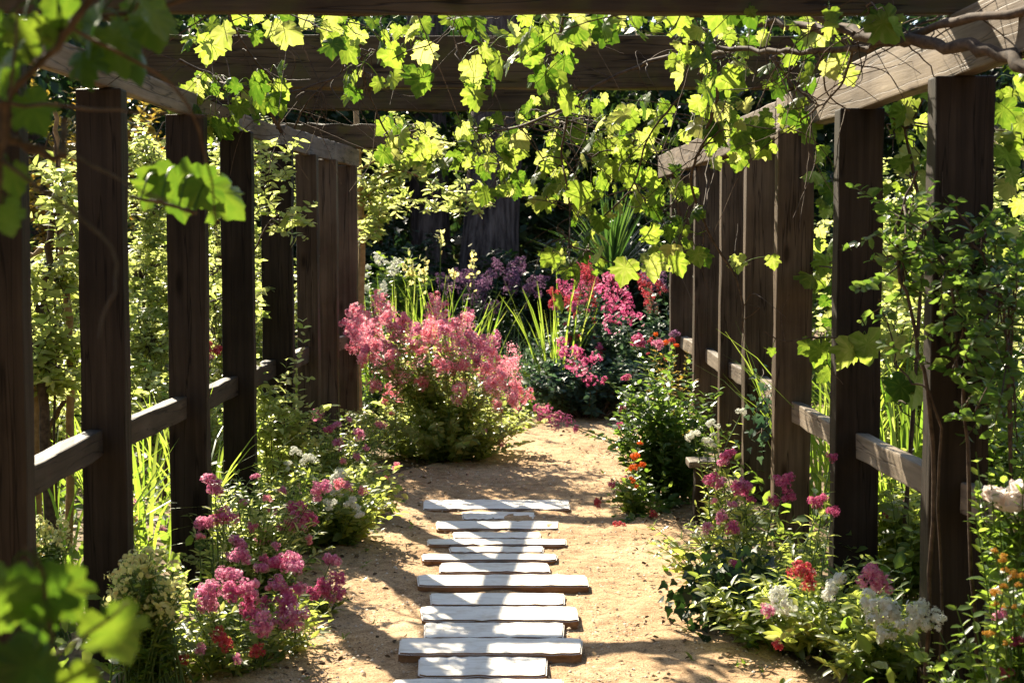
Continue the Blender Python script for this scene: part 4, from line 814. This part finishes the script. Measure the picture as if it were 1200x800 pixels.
# ---- GRAPE VINES
def vine(lab, canes, clusters, seed, leafm=None, tend=0, leafs=(.05, .115), name='grape_vine', loc=None, extra=(), added_canopy=None):
    """canes: pixel/depth polylines with a radius; clusters: (px, py, Y, rx, ry, n[, dY])"""
    rng = np.random.default_rng(seed); root = thing(name, lab, 'grape vine', loc if loc is not None else A(*canes[0][0]), 'grape vines on the pergola'); cb = MB(); lb = MB(); tb = lb
    cpts = []
    for c in canes:
        q = smooth_path([A(*p) for p in c[:-1]], 7, c[-1] * .28, rng); tube(cb, q, c[-1] * rng.uniform(.85, 1.1, len(q)) * np.linspace(1, .6, len(q)), k=7); cpts.append(q)
    allc = np.concatenate(cpts)
    for cl in clusters:
        x, y, Y, rx, ry, n = cl[:6]; dY = cl[6] if len(cl) > 6 else .45; cen = A(x, y - ry * .5, Y)
        k0 = allc[np.argmin(((allc - cen) ** 2).sum(1))]
        nsh = max(1, n // 6); shoots = []
        for s_ in range(nsh):
            a = rng.uniform(0, 6.28); q = math.sqrt(rng.random()); e = A(x + rx * q * math.cos(a), y + ry * .6 * q * math.sin(a) + ry * .25, Y + rng.uniform(-dY, dY)); st = k0 if s_ < 2 else shoots[int(rng.integers(0, len(shoots)))][-4]
            m_ = (st + e) / 2 + np.array((rng.normal(0, .05), rng.normal(0, .05), .05)); p = smooth_path([st, m_, e], 5, .008, rng); tube(cb, p, .0045, .002, 4, ends=False); shoots.append(p)
        sh = np.concatenate(shoots)
        for i in range(n):
            o = sh[int(rng.integers(len(sh) // 4, len(sh)))] if i % 3 else None
            a = rng.uniform(0, 6.28); q = math.sqrt(rng.random()); e = A(x + rx * q * math.cos(a), y + ry * q * math.sin(a), Y + rng.uniform(-dY, dY))
            if o is None: o = sh[np.argmin(((sh - e) ** 2).sum(1))]
            if np.linalg.norm(o - e) > .16: o = e + nrm(o - e) * .12
            tube(tb, smooth_path([o, (o + e) / 2 + np.array((0, 0, .025)), e], 3), .0018, .0013, 3, ends=False)
            D = nrm(np.array((rng.normal(0, .55), rng.normal(0, .55), -.85))); Nn = nrm(np.array((rng.normal(0, .55), rng.normal(-.15, .8), .35 + rng.normal(0, .25))))
            sz = rng.uniform(*leafs) * (1 if rng.random() < .8 else .6)
            leaves(lb, T_GRAPES[int(rng.integers(0, 5))], e[None], D[None], Nn[None], sz, np.clip(rng.normal(.44, .32), 0, 1))
    for (x, y, Y, s, dx, dz) in extra:          # single leaves one can point at
        e = A(x, y, Y); D = nrm(np.array((dx, rng.normal(0, .15), dz))); Nn = nrm(np.array((rng.normal(0, .25), -.75 + rng.normal(0, .2), .5)))
        o = allc[np.argmin(((allc - e) ** 2).sum(1))]; o = e + (o - e) * min(1, .2 / (np.linalg.norm(o - e) + 1e-6)); tube(tb, smooth_path([o, (o + e) / 2 + np.array((0, 0, .02)), e], 3), .002, .0014, 3, ends=False)
        leaves(lb, T_GRAPES[int(rng.integers(0, 4))], e[None], D[None], Nn[None], s, np.clip(rng.normal(.5, .25), 0, 1))
    if added_canopy:  # unseen leaf canopy added above the camera to hold back sky light
        x0, x1, y0, y1, n = added_canopy; P = np.stack([rng.uniform(x0, x1, n), rng.uniform(y0, y1, n), 2.45 + rng.normal(0, .1, n)], -1)
        leaves(lb, T_GRAPE, P, nrm(rng.normal(size=(n, 3)) * np.array((1, 1, .4)) + np.array((0, 0, -.4))), nrm(rng.normal(0, .5, (n, 3)) + np.array((0, 0, 1))), rng.uniform(.09, .15, n), rng.random(n))
        for k in range(8):
            xx = x0 + (x1 - x0) * (k + .5) / 8; tube(cb, smooth_path([np.array((xx, y1 + .9, 2.5)), np.array((xx + .2, (y0 + y1) / 2, 2.48)), np.array((xx - .1, y0, 2.5))], 8, .03, rng), .009, .005, 5)
    wb = MB()
    for i in range(tend):
        o = allc[int(rng.integers(0, len(allc)))]; d = rnd_dir(rng, 1, -.35)[0]; Ln = rng.uniform(.12, .45); p = smooth_path([o, o + d * Ln * .5 + rng.normal(0, .04, 3), o + d * Ln + rng.normal(0, .08, 3) - np.array((0, 0, .05))], 6, .0015, rng); tube(wb, p, .0032, .0012, 3, ends=False)
    pl(root, cb, 'cane', M_TWIG, True); pl(root, lb, 'foliage', leafm or L_GRAPE, True)
    if wb.n: pl(root, wb, 'twigs', M_TWIG)
    return root
vine('sunlit grape vine on the left beam, its glowing bunch above the second left post', [
    [(330, 155, 7.4), (300, 110, 7.2), (250, 90, 7.0), (210, 70, 6.9), .010], [(325, 150, 7.4), (330, 110, 7.0), (290, 60, 6.6), (265, 10, 6.2), .007], [(330, 112, 7.2), (400, 85, 7.2), (380, 40, 6.8), (320, 5, 6.5), .006], [(345, 150, 7.6), (360, 120, 7.4), (390, 90, 7.3), .006], [(200, 5, 5.3), (400, 16, 5.3), (600, 8, 5.3), (800, 14, 5.3), .014]],
    [(245, 118, 7.0, 40, 36, 40), (225, 140, 6.9, 26, 26, 22), (300, 108, 7.0, 34, 24, 16), (240, 35, 6.0, 26, 18, 9), (385, 26, 6.0, 40, 20, 10), (310, 25, 6.0, 40, 18, 6), (320, 90, 7.1, 12, 12, 3), (430, 40, 6.2, 40, 22, 9), (480, 45, 6.2, 34, 26, 8)], 601, tend=70)
vine('grape vine hanging from the middle rafters in a bright yellow green curtain', [
    [(660, 20, 6.3), (650, 80, 7.2), (665, 130, 7.4), (658, 180, 7.6), (668, 240, 7.7), (666, 290, 7.7), .007], [(420, 40, 7.0), (430, 100, 7.4), (450, 150, 7.6), (470, 180, 7.7), .006], [(430, 112, 7.4), (425, 80, 7.2), (440, 60, 7), .004], [(860, 60, 6.5), (770, 70, 7.2), (700, 100, 7.4), (665, 125, 7.5), (600, 150, 8.2), (560, 150, 8.6), .010], [(800, 110, 7.2), (760, 160, 7.4), (740, 220, 7.5), (700, 260, 7.6), .006], [(560, 20, 6.3), (565, 60, 6.6), (580, 110, 7.2), .006], [(668, 288, 7.7), (690, 295, 7.6), (720, 310, 7.5), .005]],
    [(470, 160, 7.7, 36, 30, 24), (500, 188, 7.8, 26, 22, 14), (560, 165, 8.8, 44, 36, 42), (580, 210, 8.9, 28, 26, 24), (640, 150, 8.6, 46, 40, 38), (690, 140, 8.3, 50, 40, 36), (720, 190, 8.2, 46, 44, 38), (650, 210, 8.2, 30, 24, 18), (690, 240, 7.9, 36, 34, 20), (760, 170, 8.0, 44, 60, 40), (785, 245, 7.6, 34, 48, 30), (520, 20, 6.0, 60, 14, 9), (640, 30, 6.1, 50, 20, 12), (420, 95, 6.8, 30, 18, 7), (655, 300, 7.6, 22, 18, 6), (690, 295, 7.6, 22, 24, 9), (560, 75, 6.4, 30, 30, 11), (600, 60, 6.6, 30, 30, 9), (550, 100, 6.4, 14, 14, 3), (650, 90, 7.0, 30, 36, 13), (480, 65, 6.2, 26, 30, 7)],
    602, tend=80, extra=((655, 345, 7.4, .09, .3, -1), (760, 300, 6.6, .12, .1, -1), (735, 305, 6.7, .12, -.3, -1), (790, 300, 6.5, .1, .4, -.9), (680, 215, 7.4, .12, -.1, -1)))
vine('dense grape vine with dark twisted canes over the right beam', [
    [(1230, 88, 4.2), (1150, 58, 4.5), (1060, 48, 4.8), (990, 35, 5.2), (930, 28, 5.5), (850, 22, 5.8), (760, 4, 6.0), .022], [(1240, 10, 4.2), (1120, 24, 4.6), (1040, 52, 5.0), (960, 60, 5.4), (880, 60, 5.8), (800, 50, 6.2), .015], [(1000, 40, 5.0), (930, 8, 5.2), (880, -10, 5.4), .012], [(800, 30, 6.0), (840, 90, 6.4), (830, 150, 6.8), (810, 210, 7.0), (830, 270, 7.2), (866, 335, 7.3), (871, 390, 7.35), .009], [(1000, 52, 5.2), (985, 100, 5.6), (940, 140, 6.2), (920, 150, 6.6), .006], [(960, 60, 5.4), (970, 110, 5.8), (995, 130, 6.0), .004], [(900, 60, 5.8), (930, 100, 6.2), (960, 125, 6.2), .005]],
    [(845, 65, 6.2, 44, 36, 30), (840, 130, 7.0, 34, 40, 40), (850, 165, 7.6, 24, 26, 20), (795, 40, 6.2, 30, 34, 11), (925, 30, 5.6, 40, 30, 10), (985, 60, 5.6, 26, 26, 7), (1000, 14, 5.0, 40, 18, 7), (1055, 14, 5.0, 30, 16, 3), (1185, 2, 5.0, 24, 10, 2), (930, 85, 6.0, 34, 30, 11), (890, 150, 7.2, 26, 22, 14), (930, 128, 6.6, 24, 18, 8), (720, 20, 6.0, 50, 24, 14), (805, 270, 7.4, 20, 40, 8), (900, 5, 5.4, 60, 14, 9)], 603, tend=90, added_canopy=(-1.7, 1.6, -4.2, 3.2, 1500), extra=((865, 300, 7.3, .09, .1, -1), (904, 300, 7.2, .07, .2, -1)))
vine('grape vine wall outside the right posts with a big lit leaf by the rail', [
    [(1010, 620, 6.6), (1000, 400, 6.6), (990, 250, 6.6), (1000, 140, 6.6), .012], [(1060, 620, 6.2), (1080, 300, 6.2), (1060, 150, 6.2), .010], [(1078, 425, 5.9), (1030, 400, 5.95), (960, 395, 6.0), (920, 400, 6.0), (895, 388, 6.0), .004], [(920, 400, 6.0), (915, 370, 6.0), (925, 345, 6.0), .0018], [(960, 395, 6.0), (972, 430, 6.0), (988, 450, 6.0), .0025]],
    [(965, 210, 7.6, 14, 50, 18), (965, 310, 7.6, 14, 50, 18), (970, 400, 7.4, 14, 40, 10), (1065, 160, 6.4, 28, 40, 18), (1070, 230, 6.4, 26, 40, 18), (1060, 300, 6.6, 26, 40, 12), (1075, 110, 6.0, 20, 26, 8), (1185, 150, 5.6, 26, 60, 14), (1190, 260, 5.6, 24, 60, 12), (1190, 60, 5.2, 20, 30, 5), (1085, 480, 6.4, 14, 50, 7)], 604, leafm=L_GRAPE,
    extra=((962, 402, 5.95, .10, -.15, -1), (1015, 392, 5.9, .14, .25, -1), (1000, 400, 5.92, .12, -.4, -1), (1040, 400, 5.85, .11, .8, -.5), (1075, 440, 5.8, .13, -.2, -1), (1062, 445, 5.8, .11, -.7, -.8), (950, 400, 6.0, .07, -.7, -.7), (905, 408, 6.0, .035, 0, -1)), loc=gp(1010, 6.6))
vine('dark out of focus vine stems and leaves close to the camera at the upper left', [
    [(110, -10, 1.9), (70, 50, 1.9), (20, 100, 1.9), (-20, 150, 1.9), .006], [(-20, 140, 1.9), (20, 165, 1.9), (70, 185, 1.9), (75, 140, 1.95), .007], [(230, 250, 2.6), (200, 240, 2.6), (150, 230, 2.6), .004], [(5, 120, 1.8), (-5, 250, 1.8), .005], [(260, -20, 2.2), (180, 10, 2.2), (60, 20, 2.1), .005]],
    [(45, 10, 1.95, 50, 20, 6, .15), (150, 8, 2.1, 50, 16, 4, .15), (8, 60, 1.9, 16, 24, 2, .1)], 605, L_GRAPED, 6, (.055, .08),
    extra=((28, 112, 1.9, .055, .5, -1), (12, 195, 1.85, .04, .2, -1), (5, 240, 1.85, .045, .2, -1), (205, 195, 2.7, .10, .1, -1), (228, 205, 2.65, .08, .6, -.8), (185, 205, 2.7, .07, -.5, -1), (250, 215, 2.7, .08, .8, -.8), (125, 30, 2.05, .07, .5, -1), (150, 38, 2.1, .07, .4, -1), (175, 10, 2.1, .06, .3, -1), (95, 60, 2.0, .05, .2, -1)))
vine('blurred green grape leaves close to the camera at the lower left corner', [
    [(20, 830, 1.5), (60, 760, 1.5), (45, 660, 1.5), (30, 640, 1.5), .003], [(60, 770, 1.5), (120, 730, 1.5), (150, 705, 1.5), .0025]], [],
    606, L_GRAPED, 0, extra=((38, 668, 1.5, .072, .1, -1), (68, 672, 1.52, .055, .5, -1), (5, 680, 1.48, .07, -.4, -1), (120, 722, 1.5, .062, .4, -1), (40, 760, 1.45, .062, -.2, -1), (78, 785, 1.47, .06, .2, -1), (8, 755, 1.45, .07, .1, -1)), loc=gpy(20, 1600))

# ---- low growth under the plants (nobody could count it)
def cover():
    rng = np.random.default_rng(701); b = MB()
    def patch(n, x0, x1, y0, y1, h, sz, tm):
        X = rng.uniform(x0, x1, n); Y = rng.uniform(y0, y1, n); P = np.stack([X, Y, rng.random(n) ** 1.6 * h + .01], -1)
        leaves(b, T_OVAL, P, rnd_dir(rng, n, .4), nrm(np.stack([rng.normal(0, .5, n), rng.normal(0, .5, n), np.ones(n)], -1)), sz * rng.uniform(.6, 1.2, n), np.clip(rng.normal(tm, .25, n), 0, 1))
    patch(5000, -3.6, -1.15, 4.2, 12.5, .28, .07, .5); patch(3500, 1.1, 3.4, 4.2, 12.5, .25, .07, .4); patch(6000, -6.5, -3, 5, 15, .4, .1, .5); patch(5000, 3, 6.5, 5, 15, .4, .1, .4)
    patch(5000, -3, .2, 12.4, 17, .35, .09, .35); patch(3500, .4, 4, 13.8, 17, .4, .09, .35)
    for k in range(150):
        s = -1 if rng.random() < .5 else 1; p = np.array((s * rng.normal(.85, .14), rng.uniform(5.0, 11), .012)); q = rng.integers(3, 7); az = rng.uniform(0, 6.28, q)
        leaves(b, T_OVAL if k % 2 else T_WILLOW, np.repeat(p[None], q, 0), np.stack([np.cos(az), np.sin(az), rng.uniform(.3, 1.4, q)], -1), np.stack([-np.cos(az) * .5, -np.sin(az) * .5, np.ones(q)], -1), rng.uniform(.015, .05, q), rng.random(q))
    tag(b.build('ground_cover', L_MID), kind='stuff', label='low leafy ground cover filling the beds', cat='ground cover')
    b = MB(); n = 13000; a = rng.uniform(-3.14, 3.14, n); r = rng.uniform(25, 38, n) - 12.5 * np.clip(-np.sin(a) * 1.6, 0, 1); X = r * np.cos(a); Y = 2 + r * np.sin(a); Z = np.array([float(bank(x, y)) for x, y in zip(X, Y)])  # ring drawn in behind the camera to cover the added bank there
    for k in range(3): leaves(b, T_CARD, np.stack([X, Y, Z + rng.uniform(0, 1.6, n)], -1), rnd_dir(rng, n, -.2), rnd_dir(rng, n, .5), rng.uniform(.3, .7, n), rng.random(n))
    tag(b.build('undergrowth', L_DARK), kind='stuff', label='dark undergrowth on the wooded bank far behind and its added stretch behind the camera', cat='undergrowth')
cover()
